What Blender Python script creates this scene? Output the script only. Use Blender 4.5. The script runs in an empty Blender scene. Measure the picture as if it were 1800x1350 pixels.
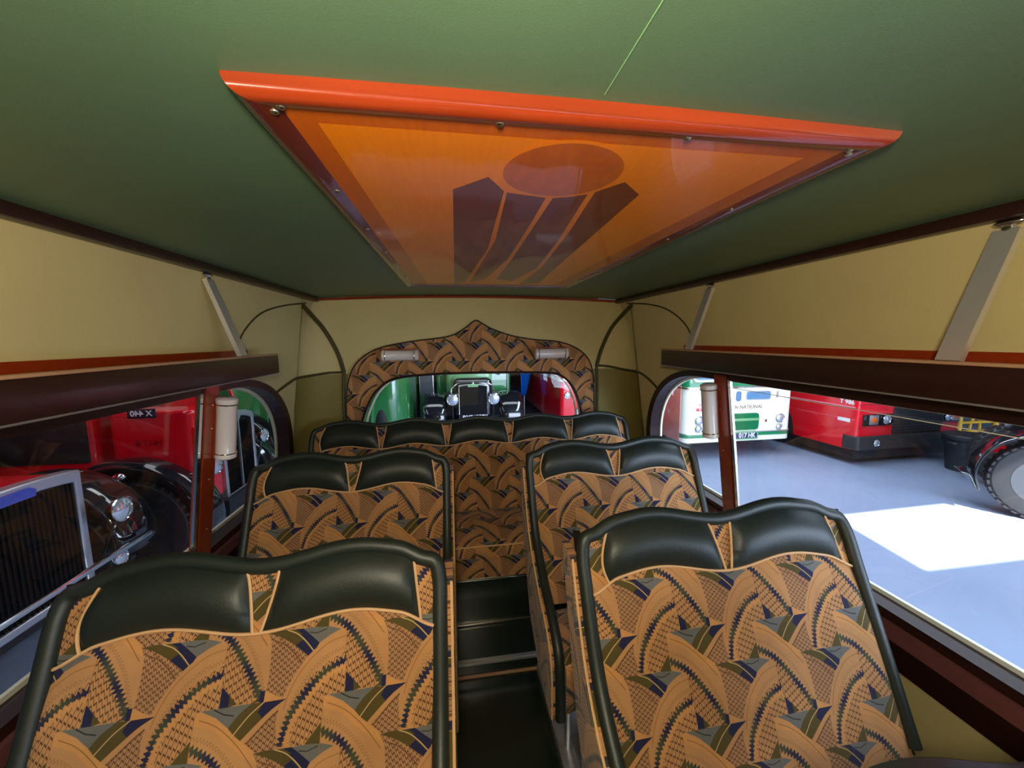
import bpy, bmesh, math, random
import numpy as np
from mathutils import Vector, Matrix
PI = math.pi
SC = bpy.context.scene
COL = SC.collection
random.seed(7)

# ---------------------------------------------------------------- camera
CAMP = Vector((0, 0, 1.48)); YAW, PITCH, ROLL = math.radians(8.56), math.radians(-6.80), math.radians(-0.46)
fwd = Vector((math.sin(YAW)*math.cos(PITCH), math.cos(YAW)*math.cos(PITCH), math.sin(PITCH)))
rgt = Vector((math.cos(YAW), -math.sin(YAW), 0)); upv = rgt.cross(fwd)
r2 = rgt*math.cos(ROLL) + upv*math.sin(ROLL); u2 = -rgt*math.sin(ROLL) + upv*math.cos(ROLL)
cd = bpy.data.cameras.new('camera'); cam = bpy.data.objects.new('camera', cd); COL.objects.link(cam)
cd.sensor_width = 36; cd.lens = 667/1800*36; cd.clip_start = 0.02; cd.clip_end = 200
cam.matrix_world = Matrix(((r2.x, u2.x, -fwd.x, CAMP.x), (r2.y, u2.y, -fwd.y, CAMP.y), (r2.z, u2.z, -fwd.z, CAMP.z), (0, 0, 0, 1)))
SC.camera = cam
# ---------------------------------------------------------------- world, sun, lights, exposure
SC.view_settings.view_transform = 'Standard'; SC.view_settings.look = 'None'
SC.view_settings.gamma = 1; SC.view_settings.use_curve_mapping = False
SC.view_settings.exposure = 0.0
SC.cycles.use_denoising = True
SC.cycles.max_bounces = 8; SC.cycles.diffuse_bounces = 5; SC.cycles.transparent_max_bounces = 16
SC.cycles.sample_clamp_indirect = 6
W = bpy.data.worlds.new('sky'); SC.world = W; W.use_nodes = True
bg = W.node_tree.nodes['Background']; bg.inputs[0].default_value = (0.50, 0.66, 1.0, 1); bg.inputs[1].default_value = 1.6
GZ = -0.85
SUN_EL, SUN_AZ = math.radians(58), math.radians(-80)     # direction the light comes from
sund = Vector((math.cos(SUN_EL)*math.cos(SUN_AZ), math.cos(SUN_EL)*math.sin(SUN_AZ), math.sin(SUN_EL)))
def lamp(name, kind, loc, energy, color, **k):
    d = bpy.data.lights.new(name, kind); d.energy = energy; d.color = color
    for a, b in k.items():
        if a not in ('rot', 'portal'): setattr(d, a, b)
    if k.get('portal'): d.cycles.is_portal = True
    o = bpy.data.objects.new(name, d); COL.objects.link(o); o.location = loc
    if 'rot' in k: o.rotation_euler = k['rot']
    return o
s = lamp('sun', 'SUN', (5, -8, 12), 24.0, (1.0, 0.96, 0.88), angle=0.009)
s.rotation_euler = sund.to_track_quat('Z', 'Y').to_euler()
# open bay doorway at the front of the shed, and a rooflight strip over the right hand aisle
lamp('doorway_daylight', 'AREA', (7.5, -6.8, 1.8), 2000, (0.66, 0.80, 1.0), shape='RECTANGLE', size=11, size_y=5.0, rot=(PI/2, 0, 0))
lamp('rooflight_daylight', 'AREA', (4.6, 3.0, 5.0), 750, (0.68, 0.82, 1.0), shape='RECTANGLE', size=1.6, size_y=9, rot=(0, 0, 0))
lamp('rear_rooflight_daylight', 'AREA', (0.5, 6.2, 5.0), 110, (0.85, 0.93, 1.0), shape='RECTANGLE', size=6, size_y=1.2, rot=(0, 0, 0))
lamp('left_rooflight_daylight', 'AREA', (-3.6, 2.0, 5.0), 70, (0.80, 0.88, 1.0), shape='RECTANGLE', size=1.0, size_y=8, rot=(0, 0, 0))
# warm point light just above and behind the camera, without a fitting
lamp('warm_camera_light', 'POINT', (-0.03, -0.10, 1.595), 44.0, (1.0, 0.84, 0.64), shadow_soft_size=0.05)
lamp('front_fill_light', 'AREA', (0.15, -1.44, 1.30), 3.0, (1.0, 0.93, 0.82), shape='RECTANGLE', size=2.0, size_y=0.8, rot=(PI/2+0.12, 0, 0))  # added fill light inside the solid front bulkhead; no windscreen is built

# ---------------------------------------------------------------- helpers
def material(name, col, rough=0.5, metal=0.0, coat=0.0, spec=0.5, bump=None, noise=None, emit=None, coatr=0.05):
    m = bpy.data.materials.new(name); m.use_nodes = True; nt = m.node_tree; b = nt.nodes['Principled BSDF']
    b.inputs['Base Color'].default_value = (*col, 1); b.inputs['Roughness'].default_value = rough
    b.inputs['Metallic'].default_value = metal; b.inputs['Coat Weight'].default_value = coat
    b.inputs['Coat Roughness'].default_value = coatr; b.inputs['Specular IOR Level'].default_value = spec
    if emit: b.inputs['Emission Color'].default_value = (*emit[0], 1); b.inputs['Emission Strength'].default_value = emit[1]
    tc = nt.nodes.new('ShaderNodeTexCoord')
    if noise:     # (scale, amount, stretch)
        mp = nt.nodes.new('ShaderNodeMapping'); mp.inputs['Scale'].default_value = noise[2]
        nz = nt.nodes.new('ShaderNodeTexNoise'); nz.inputs['Scale'].default_value = noise[0]; nz.inputs['Detail'].default_value = 6
        mx = nt.nodes.new('ShaderNodeMix'); mx.data_type = 'RGBA'
        mx.inputs[6].default_value = (*[c*(1-noise[1]) for c in col], 1); mx.inputs[7].default_value = (*[min(1, c*(1+noise[1])) for c in col], 1)
        nt.links.new(tc.outputs['Object'], mp.inputs[0]); nt.links.new(mp.outputs[0], nz.inputs['Vector'])
        nt.links.new(nz.outputs[0], mx.inputs[0]); nt.links.new(mx.outputs[2], b.inputs['Base Color'])
    if bump:      # (scale, strength)
        nz = nt.nodes.new('ShaderNodeTexNoise'); nz.inputs['Scale'].default_value = bump[0]; nz.inputs['Detail'].default_value = 4
        bp = nt.nodes.new('ShaderNodeBump'); bp.inputs['Strength'].default_value = bump[1]; bp.inputs['Distance'].default_value = 0.002
        nt.links.new(tc.outputs['Object'], nz.inputs['Vector']); nt.links.new(nz.outputs[0], bp.inputs['Height']); nt.links.new(bp.outputs[0], b.inputs['Normal'])
    return m
def srgb(r, g, b):
    f = lambda c: (c/255/12.92) if c/255 <= 0.04045 else ((c/255+0.055)/1.055)**2.4
    return (f(r), f(g), f(b))
def glass_mat(name, tint=(1, 1, 1), refl=1.0):
    m = bpy.data.materials.new(name); m.use_nodes = True; nt = m.node_tree; nt.nodes.clear()
    o = nt.nodes.new('ShaderNodeOutputMaterial'); t = nt.nodes.new('ShaderNodeBsdfTransparent'); t.inputs[0].default_value = (*tint, 1)
    g = nt.nodes.new('ShaderNodeBsdfGlossy'); g.inputs['Roughness'].default_value = 0.0
    ge = nt.nodes.new('ShaderNodeNewGeometry'); dt = nt.nodes.new('ShaderNodeVectorMath'); dt.operation = 'DOT_PRODUCT'
    nt.links.new(ge.outputs['Normal'], dt.inputs[0]); nt.links.new(ge.outputs['Incoming'], dt.inputs[1])
    def mth(op, x, y=None, c=None):
        q = nt.nodes.new('ShaderNodeMath'); q.operation = op
        for i_, v_ in enumerate((x, y, c)):
            if v_ is None: continue
            if hasattr(v_, 'links'): nt.links.new(v_, q.inputs[i_])
            else: q.inputs[i_].default_value = v_
        return q.outputs[0]
    mu_ = mth('MULTIPLY_ADD', mth('POWER', mth('SUBTRACT', 1.0, mth('ABSOLUTE', dt.outputs['Value'])), 5.0), 0.96*refl, 0.04*refl)
    mx = nt.nodes.new('ShaderNodeMixShader')
    nt.links.new(mu_, mx.inputs[0])
    nt.links.new(t.outputs[0], mx.inputs[1]); nt.links.new(g.outputs[0], mx.inputs[2]); nt.links.new(mx.outputs[0], o.inputs[0])
    return m
def root_offset(p):
    o = Vector((0, 0, 0))
    while p is not None: o += p.location; p = p.parent
    return o
def mk(name, geo, mat, parent=None, smooth=True, world=False, uv=None, fm=None, angle=35):
    V, F = geo
    if world and parent is not None:
        off = root_offset(parent); V = [Vector(v)-off for v in V]
    me = bpy.data.meshes.new(name); me.from_pydata([tuple(v) for v in V], [], [tuple(f) for f in F]); 
    mats = mat if isinstance(mat, (list, tuple)) else [mat]
    for m in mats: me.materials.append(m)
    if fm: me.polygons.foreach_set('material_index', fm)
    if uv is not None:
        l = me.uv_layers.new(name='UVMap')
        for lp in me.loops: l.data[lp.index].uv = uv[lp.vertex_index]
    if smooth:
        me.polygons.foreach_set('use_smooth', [True]*len(me.polygons)); me.set_sharp_from_angle(angle=math.radians(angle))
    me.update()
    o = bpy.data.objects.new(name, me); COL.objects.link(o)
    if parent is not None: o.parent = parent
    return o
def thing(name, label, cat, loc=(0, 0, 0), rotz=0, group=None):
    o = bpy.data.objects.new(name, None); COL.objects.link(o); o.location = loc; o.rotation_euler = (0, 0, rotz)
    o.empty_display_size = 0.1
    return tag(o, label, cat, group)
def tag(o, label=None, cat=None, group=None, kind=None):
    if label: o['label'] = label
    if cat: o['category'] = cat
    if group: o['group'] = group
    if kind: o['kind'] = kind
    return o
def struct(name, geo, mat, **k): return tag(mk(name, geo, mat, **k), kind='structure')
def join(*gs):
    V, F = [], []
    for g in gs:
        n = len(V); V += list(g[0]); F += [tuple(i+n for i in f) for f in g[1]]
    return V, F
def frombm(bm):
    bm.verts.ensure_lookup_table(); bm.verts.index_update()
    r = ([v.co.copy() for v in bm.verts], [tuple(v.index for v in f.verts) for f in bm.faces]); bm.free(); return r
def box(x0, x1, y0, y1, z0, z1, bev=0, seg=2):
    bm = bmesh.new(); bmesh.ops.create_cube(bm, size=1)
    for v in bm.verts: v.co = Vector(((x0+x1)/2+v.co.x*(x1-x0), (y0+y1)/2+v.co.y*(y1-y0), (z0+z1)/2+v.co.z*(z1-z0)))
    if bev: bmesh.ops.bevel(bm, geom=bm.edges[:], offset=bev, segments=seg, affect='EDGES', profile=0.5)
    return frombm(bm)
def frame_at(p0, p1):
    d = (Vector(p1)-Vector(p0)).normalized(); a = Vector((0, 0, 1)) if abs(d.z) < 0.9 else Vector((1, 0, 0))
    x = d.cross(a).normalized(); return x, d.cross(x).normalized(), d
def cyl(p0, p1, r, n=20, r1=None, cap=True):
    p0, p1 = Vector(p0), Vector(p1); x, y, d = frame_at(p0, p1); r1 = r if r1 is None else r1
    V = [p0+(x*math.cos(a)+y*math.sin(a))*r for a in [2*PI*i/n for i in range(n)]] + [p1+(x*math.cos(a)+y*math.sin(a))*r1 for a in [2*PI*i/n for i in range(n)]]
    F = [(i, (i+1) % n, n+(i+1) % n, n+i) for i in range(n)]
    if cap: F += [tuple(range(n))[::-1], tuple(range(n, 2*n))]
    return V, F
def tube(P, r, n=8, closed=False, flat=1.0):
    P = [Vector(p) for p in P]; m = len(P); V, F = [], []
    T = [((P[(i+1) % m] if closed or i < m-1 else P[i]) - (P[i-1] if closed or i > 0 else P[i])).normalized() for i in range(m)]
    a = Vector((0, 0, 1)) if abs(T[0].z) < 0.9 else Vector((1, 0, 0)); x = T[0].cross(a).normalized()
    for i in range(m):
        x = (x - T[i]*x.dot(T[i])).normalized(); y = T[i].cross(x)
        rr = r[i] if isinstance(r, (list, tuple)) else r
        V += [P[i]+(x*math.cos(2*PI*k/n)+y*flat*math.sin(2*PI*k/n))*rr for k in range(n)]
    for i in range(m if closed else m-1):
        j = (i+1) % m
        F += [(i*n+k, i*n+(k+1) % n, j*n+(k+1) % n, j*n+k) for k in range(n)]
    if not closed: F += [tuple(range(n))[::-1], tuple(range((m-1)*n, m*n))]
    return V, F
def lathe(prof, c=(0, 0, 0), axis='z', n=28):
    V, F = [], []
    for (r, h) in prof:
        for k in range(n):
            a = 2*PI*k/n; p = (r*math.cos(a), r*math.sin(a), h)
            if axis == 'y': p = (p[0], h, p[1])
            if axis == 'x': p = (h, p[0], p[1])
            V.append(Vector(c)+Vector(p))
    for i in range(len(prof)-1): F += [(i*n+k, i*n+(k+1) % n, (i+1)*n+(k+1) % n, (i+1)*n+k) for k in range(n)]
    if prof[0][0] > 1e-6: F.append(tuple(range(n))[::-1])
    if prof[-1][0] > 1e-6: F.append(tuple(range((len(prof)-1)*n, len(prof)*n)))
    return V, F
def ball(c, rx, ry=None, rz=None, n=20, m=12):
    ry = ry or rx; rz = rz or rx
    g = lathe([(math.sin(PI*i/m), -math.cos(PI*i/m)) for i in range(m+1)], n=n)
    return [Vector((c[0]+v.x*rx, c[1]+v.y*ry, c[2]+v.z*rz)) for v in g[0]], g[1]
def plate(outer, holes, f3, th):
    """planar polygon with holes in 2D, mapped by f3(u, v, d) where d is depth; closed solid of thickness th"""
    bm = bmesh.new(); es = []
    for loop in [outer]+holes:
        vs = [bm.verts.new((p[0], p[1], 0)) for p in loop]
        es += [bm.edges.new((vs[i], vs[(i+1) % len(vs)])) for i in range(len(vs))]
    bmesh.ops.triangle_fill(bm, edges=es, use_beauty=True, use_dissolve=False)
    bm.verts.ensure_lookup_table(); bm.verts.index_update()
    n = len(bm.verts); V2 = [(v.co.x, v.co.y) for v in bm.verts]; F = []
    for f in bm.faces:
        idx = [v.index for v in f.verts]
        if f.normal.z < 0: idx = idx[::-1]
        F.append(tuple(idx)); F.append(tuple(i+n for i in idx[::-1]))
    k = 0
    for loop in [outer]+holes:
        L = len(loop); F += [(k+i, k+(i+1) % L, n+k+(i+1) % L, n+k+i) for i in range(L)]; k += L
    bm.free()
    V = [Vector(f3(u, v, 0)) for u, v in V2]+[Vector(f3(u, v, th)) for u, v in V2]
    bm = bmesh.new(); bv = [bm.verts.new(v) for v in V]
    for f in F:
        try: bm.faces.new([bv[i] for i in f])
        except ValueError: pass
    bmesh.ops.recalc_face_normals(bm, faces=bm.faces[:]); g = frombm(bm)
    return g
def prism(poly, f3, th): return plate(poly, [], f3, th)
XZ = lambda y: (lambda u, v, d: (u, y+d, v))      # polygon in x-z, extruded along +y
YZ = lambda x: (lambda u, v, d: (x+d, u, v))
XY = lambda z: (lambda u, v, d: (u, v, z+d))
def rrect(x0, x1, y0, y1, r, n=6):
    P = []
    for cx, cy, a in ((x1-r, y1-r, 0), (x0+r, y1-r, PI/2), (x0+r, y0+r, PI), (x1-r, y0+r, 1.5*PI)):
        P += [(cx+r*math.cos(a+PI/2*i/n), cy+r*math.sin(a+PI/2*i/n)) for i in range(n+1)]
    return P
def spline(P, n=8, closed=False):
    P = [Vector(p) for p in P]; m = len(P); out = []
    for i in range(m if closed else m-1):
        a, b, c, d = (P[(i-1) % m] if closed or i > 0 else P[0]), P[i], P[(i+1) % m], (P[(i+2) % m] if closed or i < m-2 else P[-1])
        for k in range(n):
            t = k/n; out.append(0.5*((2*b)+(c-a)*t+(2*a-5*b+4*c-d)*t*t+(3*b-a-3*c+d)*t*t*t))
    if not closed: out.append(P[-1])
    return out
def grid(fn, nu, nv):
    V = [fn(i/nu, j/nv) for j in range(nv+1) for i in range(nu+1)]
    F = [(j*(nu+1)+i, j*(nu+1)+i+1, (j+1)*(nu+1)+i+1, (j+1)*(nu+1)+i) for j in range(nv) for i in range(nu)]
    return V, F
def text(name, s, size, mat, parent, M, depth=0.002, bold=False):
    cu = bpy.data.curves.new(name, 'FONT'); cu.body = s; cu.size = size; cu.extrude = depth; cu.align_x = 'CENTER'; cu.align_y = 'CENTER'
    if bold: cu.offset = size*0.02
    t = bpy.data.objects.new('tmp', cu); COL.objects.link(t)
    dg = bpy.context.evaluated_depsgraph_get(); me = bpy.data.meshes.new_from_object(t.evaluated_get(dg)); bpy.data.objects.remove(t)
    me.transform(M); me.materials.clear(); me.materials.append(mat); me.name = name
    o = bpy.data.objects.new(name, me); COL.objects.link(o); o.parent = parent
    return o
def TM(loc, rx=PI/2, rz=0, sx=1, shear=0):     # text standing in x-z plane, read from -y
    S = Matrix.Identity(4); S[0][0] = sx; S[0][1] = shear
    return Matrix.Translation(loc) @ Matrix.Rotation(rz, 4, 'Z') @ Matrix.Rotation(rx, 4, 'X') @ S
# ---------------------------------------------------------------- moquette pattern, worked out polygon by polygon (one repeat is 245 x 208 mm)
CW, CH = 245.0, 208.0
def moquette():
    R = 2; w, h = int(CW*R), int(CH*R); SS = 2; W2, H2 = w*SS, h*SS
    xs = (np.arange(W2)+0.5)/W2*CW; ys = (np.arange(H2)+0.5)/H2*CH
    X, Y = np.meshgrid(xs, ys)
    c = lambda r, g, b: np.array(srgb(r, g, b))
    img = np.zeros((H2, W2, 3)); TAN, ORG, BRN = c(199, 150, 96), c(212, 156, 92), c(180, 138, 96)
    NAVY, OLV, GRY, DK, PALE, STR = c(34, 36, 72), c(88, 78, 34), c(112, 116, 112), c(92, 58, 34), c(214, 184, 128), c(74, 80, 58)
    img[:] = TAN
    rng = np.random.RandomState(3)
    def inside(P, x, y):
        P = np.array(P, float); r = np.zeros(x.shape, bool); n = len(P)
        for i in range(n):
            x1, y1 = P[i]; x2, y2 = P[(i+1) % n]
            if y1 == y2: continue
            cnd = ((y1 > y) != (y2 > y)) & (x < (x2-x1)*(y-y1)/(y2-y1)+x1); r ^= cnd
        return r
    def shifts(P, pad=0):
        P = np.array(P, float); x0, y0 = P.min(0)-pad; x1, y1 = P.max(0)+pad
        for i in range(-3, 4):
            for j in range(-3, 4):
                if x1+i*CW > 0 and x0+i*CW < CW and y1+j*CH > 0 and y0+j*CH < CH: yield i*CW, j*CH
    def tri(t): return np.abs((t % 1.0)*2-1)*2-1
    def poly(P, col, zig=None):
        for sx, sy in shifts(P):
            m = inside(P, X-sx, Y-sy); img[m] = col
            if zig:      # rows of N-shaped stitches: (angle, row spacing, wavelength, colour, weight)
                sl_, sp, wl, zc, wt, am = zig; x = X-sx; y = Y-sy
                d = np.abs(((y-sl_*x+am*tri(x/wl)) % sp)-sp/2)
                img[m & (d < wt)] = zc
    def line(P, wd, col, zig=0, wl=6, clip=None, alt=None):
        P = np.array(P, float)
        for sx, sy in shifts(P, wd+8):
            x, y = X-sx, Y-sy; best = np.full(X.shape, 1e9); sl = np.zeros(X.shape); acc = 0
            for i in range(len(P)-1):
                a, b = P[i], P[i+1]; d = b-a; L = math.hypot(*d); t = np.clip(((x-a[0])*d[0]+(y-a[1])*d[1])/L**2, 0, 1)
                sd = ((x-a[0])*-d[1]+(y-a[1])*d[0])/L
                dist = np.hypot(x-a[0]-t*d[0], y-a[1]-t*d[1]); mm = dist < np.abs(best); best = np.where(mm, dist*np.sign(sd+1e-9), best); sl = np.where(mm, acc+t*L, sl); acc += L
            e = best+zig*tri(sl/wl)
            m = np.abs(e) < wd/2
            if clip is not None: m &= inside(clip, x, y)
            if alt is None: img[m] = col
            else:
                k = (np.sin(sl*0.075+1)*0.5+0.5); cc = col*k[..., None]+alt*(1-k[..., None]); img[m] = cc[m]
    sm = lambda P: [tuple(p)[:2] for p in spline([(a, b, 0) for a, b in P], 5)]
    # fans
    fan1 = sm([(78, 11), (100, 4), (130, -12), (155, -28), (172, -42)])+[(160, -62), (148, -85), (142, -104), (131, -111), (87, -112), (92, -60), (88, -5)]
    poly(fan1, BRN, (-0.8, 11, 7, DK, 1.5, 3.4)); line(sm([(80, 0), (120, -16), (160, -55)]), 1.6, DK)
    poly([(86, -90), (112, -104), (131, -111), (87, -112)], ORG)
    fan2 = [(131, -111)]+sm([(131, -111), (105, -126), (78, -148), (51, -172)])+[(60, -183), (78, -190), (88, -215), (110, -200), (121, -197), (119, -117), (126, -100)]
    poly(fan2, BRN, (0.8, 11, 7, DK, 1.5, 3.4)); line(sm([(131, -122), (100, -143), (65, -178)]), 1.8, DK)
    poly([(131, -111)]+sm([(131, -111), (105, -126), (78, -148), (51, -172)])+[(57, -180), (82, -158), (108, -134), (128, -121)], TAN)
    # bars B
    poly([(78, 11), (100, 14), (120, 13)]+sm([(120, 13), (140, 4), (160, -12), (178, -33)])+[(172, -42)]+sm([(172, -42), (155, -28), (130, -12), (100, 4)]), OLV)
    poly([(138, -17), (152, -8), (178, -33), (172, -42)], NAVY)
    poly([(118, 13), (150, 13)]+sm([(150, 13), (165, 2), (188, -17)])+[(178, -33)]+sm([(178, -33), (160, -12), (140, 4)]), NAVY)
    poly([(118, 13), (134, 13), (150, 3), (140, 0)], OLV)
    line(sm([(118, 13), (140, 4), (160, -12), (179, -33)]), 2.0, PALE)
    poly([(150, 13), (200, 14), (232, 5)]+sm([(232, 5), (210, -4), (188, -17)])+sm([(188, -17), (165, 2), (150, 13)]), GRY)
    line([(165, 5), (180, 2), (200, 8)], 1.8, c(50, 52, 50))
    # big left arch
    outer = sm([(0, 0), (-35, -10), (-68, -30), (-92, -56), (-114, -91), (-124, -117), (-130, -150), (-124, -191)])
    arch = outer+[(-75, -195), (-41, -163), (-40, -116), (-31, -113), (3, -113)]
    poly(arch, TAN, (1.3, 15, 8.2, DK, 2.0, 5.0))
    band = outer+[(-110, -190)]+sm([(-110, -160), (-100, -120), (-78, -88), (-45, -60), (0, -38)])
    poly(band, TAN)
    line(sm([(0, -9), (-35, -18), (-66, -40), (-90, -66), (-108, -98), (-118, -130)]), 1.2, c(150, 100, 50), clip=arch)
    line(sm([(0, -30), (-35, -42), (-64, -64), (-88, -96), (-106, -130), (-116, -160)]), 1.4, c(130, 104, 72), zig=4, wl=7, clip=arch)
    line(sm([(2, -55), (-28, -66), (-55, -84), (-83, -112), (-104, -145), (-118, -192)]), 13, NAVY, zig=4.2, wl=9, clip=arch, alt=STR)
    line(sm([(2, -66), (-28, -77), (-50, -93), (-76, -122), (-97, -152), (-108, -192)]), 10, ORG, zig=3.5, wl=9, clip=arch)
    # right leg
    leg = sm([(-40, 92), (-8, 90), (25, 60), (51, 36), (72, 20), (86, -5), (92, -60), (87, -112)])+[(36, -110), (3, -76), (0, 0), (-18, 12), (-40, 14)]
    poly(leg, TAN, (-1.3, 15, 8.2, DK, 2.0, 5.0))
    upper = sm([(-40, 92), (-8, 90), (25, 60), (51, 36), (72, 20), (86, -5), (92, -60), (87, -112)])+sm([(78, -112), (55, -75), (30, -35), (0, 0), (-18, 12), (-40, 14)])
    poly(upper, TAN)
    poly(sm([(-40, 92), (-8, 90), (25, 60), (51, 36), (72, 20), (86, -5)])+sm([(60, 8), (30, 32), (0, 58), (-40, 72)]), ORG)
    line(sm([(-30, 80), (5, 64), (45, 30), (80, -12)]), 1.4, c(140, 96, 48), clip=leg)
    line(sm([(-40, 52), (-5, 38), (30, 8), (58, -30), (78, -75), (90, -110)]), 1.5, c(128, 100, 66), zig=4, wl=7, clip=leg)
    line(sm([(-42, 34), (-22, 24), (0, 10), (21, -13), (42, -42), (63, -74), (82, -112)]), 13, STR, zig=4.2, wl=9, clip=leg, alt=NAVY)
    poly([(78, -92), (88, -92), (87, -113), (79, -113)], NAVY)
    # lower details
    poly([(3, -76), (3, -113), (20, -113), (20, -93)], NAVY); poly([(20, -93), (20, -113), (36, -109)], OLV)
    poly([(-71, -194), (-41, -160), (-41, -196)], OLV)
    poly([(-31, -113), (0, -113), (65, -111)]+sm([(65, -111), (42, -128), (25, -148)])+[(0, -128)], GRY)
    line([(-5, -114), (14, -124), (32, -128)], 2.2, c(44, 46, 46))
    poly([(25, -148)]+sm([(25, -148), (42, -128), (65, -111)])+[(88, -112)]+sm([(88, -112), (62, -132), (36, -160)]), OLV)
    poly(sm([(36, -160), (62, -132), (88, -112)])+[(131, -111)]+sm([(131, -111), (105, -126), (78, -148), (51, -172)]), OLV)
    poly(sm([(78, -128), (88, -112)])+[(131, -111)]+sm([(131, -111), (105, -126), (88, -139)]), NAVY)
    line(sm([(88, -112), (62, -132), (37, -160)]), 2.0, PALE)
    line([(0, 0), (1, -40), (3, -78)], 1.0, c(150, 105, 60)); line([(-40, 90), (-41, -5)], 1.0, c(160, 115, 66))
    # woven pile grain
    img *= np.array([0.80, 0.74, 0.76])*(1+0.10*rng.standard_normal((H2, W2, 1)))
    img = img.reshape(h, SS, w, SS, 3).mean((1, 3)).clip(0, 1)
    im = bpy.data.images.new('moquette_weave', w, h, float_buffer=False); im.colorspace_settings.name = 'sRGB'
    out = np.ones((h, w, 4), np.float32); lin = img; out[..., :3] = np.where(lin <= 0.0031308, lin*12.92, 1.055*np.power(np.maximum(lin, 1e-6), 1/2.4)-0.055)
    im.pixels.foreach_set(out.ravel()); im.update(); im.pack()
    return im
def fabric_material():
    m = bpy.data.materials.new('moquette_fabric'); m.use_nodes = True; nt = m.node_tree; b = nt.nodes['Principled BSDF']
    b.inputs['Roughness'].default_value = 0.85; b.inputs['Specular IOR Level'].default_value = 0.25; b.inputs['Sheen Weight'].default_value = 0.15
    uv = nt.nodes.new('ShaderNodeTexCoord'); mp = nt.nodes.new('ShaderNodeMapping'); mp.inputs['Scale'].default_value = (1000/CW, 1000/CH, 1)
    im = nt.nodes.new('ShaderNodeTexImage'); im.image = moquette(); im.extension = 'REPEAT'
    nz = nt.nodes.new('ShaderNodeTexNoise'); nz.inputs['Scale'].default_value = 6; nz.inputs['Detail'].default_value = 5
    rp = nt.nodes.new('ShaderNodeMapRange'); rp.inputs[1].default_value = 0.3; rp.inputs[2].default_value = 0.7; rp.inputs[3].default_value = 0.82; rp.inputs[4].default_value = 1.1
    mx = nt.nodes.new('ShaderNodeMix'); mx.data_type = 'RGBA'; mx.blend_type = 'MULTIPLY'; mx.inputs[0].default_value = 1
    wv = nt.nodes.new('ShaderNodeTexNoise'); wv.inputs['Scale'].default_value = 900
    bp = nt.nodes.new('ShaderNodeBump'); bp.inputs['Strength'].default_value = 0.25; bp.inputs['Distance'].default_value = 0.001
    nt.links.new(uv.outputs['UV'], mp.inputs[0]); nt.links.new(mp.outputs[0], im.inputs[0]); nt.links.new(uv.outputs['Object'], nz.inputs['Vector'])
    nt.links.new(nz.outputs[0], rp.inputs[0]); nt.links.new(im.outputs[0], mx.inputs[6]); nt.links.new(rp.outputs[0], mx.inputs[7]); nt.links.new(mx.outputs[2], b.inputs['Base Color'])
    nt.links.new(uv.outputs['Object'], wv.inputs['Vector']); nt.links.new(wv.outputs[0], bp.inputs['Height']); nt.links.new(bp.outputs[0], b.inputs['Normal'])
    return m
M = {}
M['fabric'] = fabric_material()
M['leather'] = material('green_black_leather', (0.013, 0.019, 0.015), 0.47, bump=(160, 0.25), spec=0.55)
M['piping'] = material('cream_piping', srgb(214, 168, 120), 0.6)
M['ceil'] = material('green_ceiling_leathercloth', (0.098, 0.180, 0.100), 0.44, bump=(500, 0.10), noise=(5, 0.12, (1, 1, 1)), spec=0.4)
M['khaki'] = material('khaki_wall_cloth', srgb(192, 178, 124), 0.62, bump=(220, 0.2), noise=(3, 0.14, (1, 1, 1)), spec=0.3)
M['olive'] = material('olive_leathercloth', srgb(124, 112, 56), 0.55, bump=(220, 0.2), noise=(4, 0.15, (1, 1, 1)), spec=0.35)
M['bead'] = material('dark_olive_beading', srgb(62, 56, 26), 0.5)
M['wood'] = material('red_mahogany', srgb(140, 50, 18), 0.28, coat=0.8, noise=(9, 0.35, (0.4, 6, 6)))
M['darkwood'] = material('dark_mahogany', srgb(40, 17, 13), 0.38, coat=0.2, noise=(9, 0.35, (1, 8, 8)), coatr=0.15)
M['shaded_wood'] = material('shade_darkened_mahogany', srgb(96, 36, 24), 0.28, coat=0.8, noise=(9, 0.35, (6, 0.4, 6)))  # same mahogany with shade put into the colour, for side and rear mouldings
M['ledge'] = material('purple_brown_sill_wood', srgb(112, 66, 66), 0.45, coat=0.3, noise=(8, 0.2, (1, 8, 8)))
M['rackedge'] = material('worn_wood_edge', srgb(170, 130, 100), 0.45, coat=0.3, noise=(8, 0.2, (8, 1, 8)))
M['chrome'] = material('chrome', (0.78, 0.76, 0.74), 0.12, 1.0)
M['bracket'] = material('brushed_nickel', (0.72, 0.70, 0.68), 0.32, 0.7)
M['steel'] = material('dull_silver', (0.62, 0.62, 0.66), 0.35, 0.85)
M['screw'] = material('brass_screw', (0.75, 0.68, 0.5), 0.25, 1.0)
M['lino'] = material('black_green_lino', (0.010, 0.016, 0.012), 0.22, noise=(30, 0.3, (1, 1, 1)))
M['white'] = material('white_outer_moulding', srgb(225, 226, 205), 0.4)
M['rubber'] = material('black_rubber', (0.02, 0.02, 0.022), 0.55, bump=(60, 0.3))
M['black'] = material('gloss_black_paint', (0.008, 0.008, 0.010), 0.10, coat=1.0)
M['matt'] = material('soot_black', (0.012, 0.012, 0.014), 0.6)
M['red'] = material('bus_red_paint', srgb(212, 6, 30), 0.22, coat=0.5, noise=(2, 0.06, (1, 1, 1)))
M['maroon'] = material('deep_red_paint', srgb(120, 12, 20), 0.25, coat=1.0)
M['cream'] = material('cream_paint', srgb(240, 238, 222), 0.25, coat=0.8)
M['green'] = material('mid_green_paint', srgb(20, 130, 78), 0.2, coat=1.0)
M['coachgreen'] = material('coach_green_paint', srgb(44, 118, 62), 0.16, coat=1.0)
M['palegreen'] = material('pale_green_paint', srgb(120, 175, 120), 0.3, coat=0.5)
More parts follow.
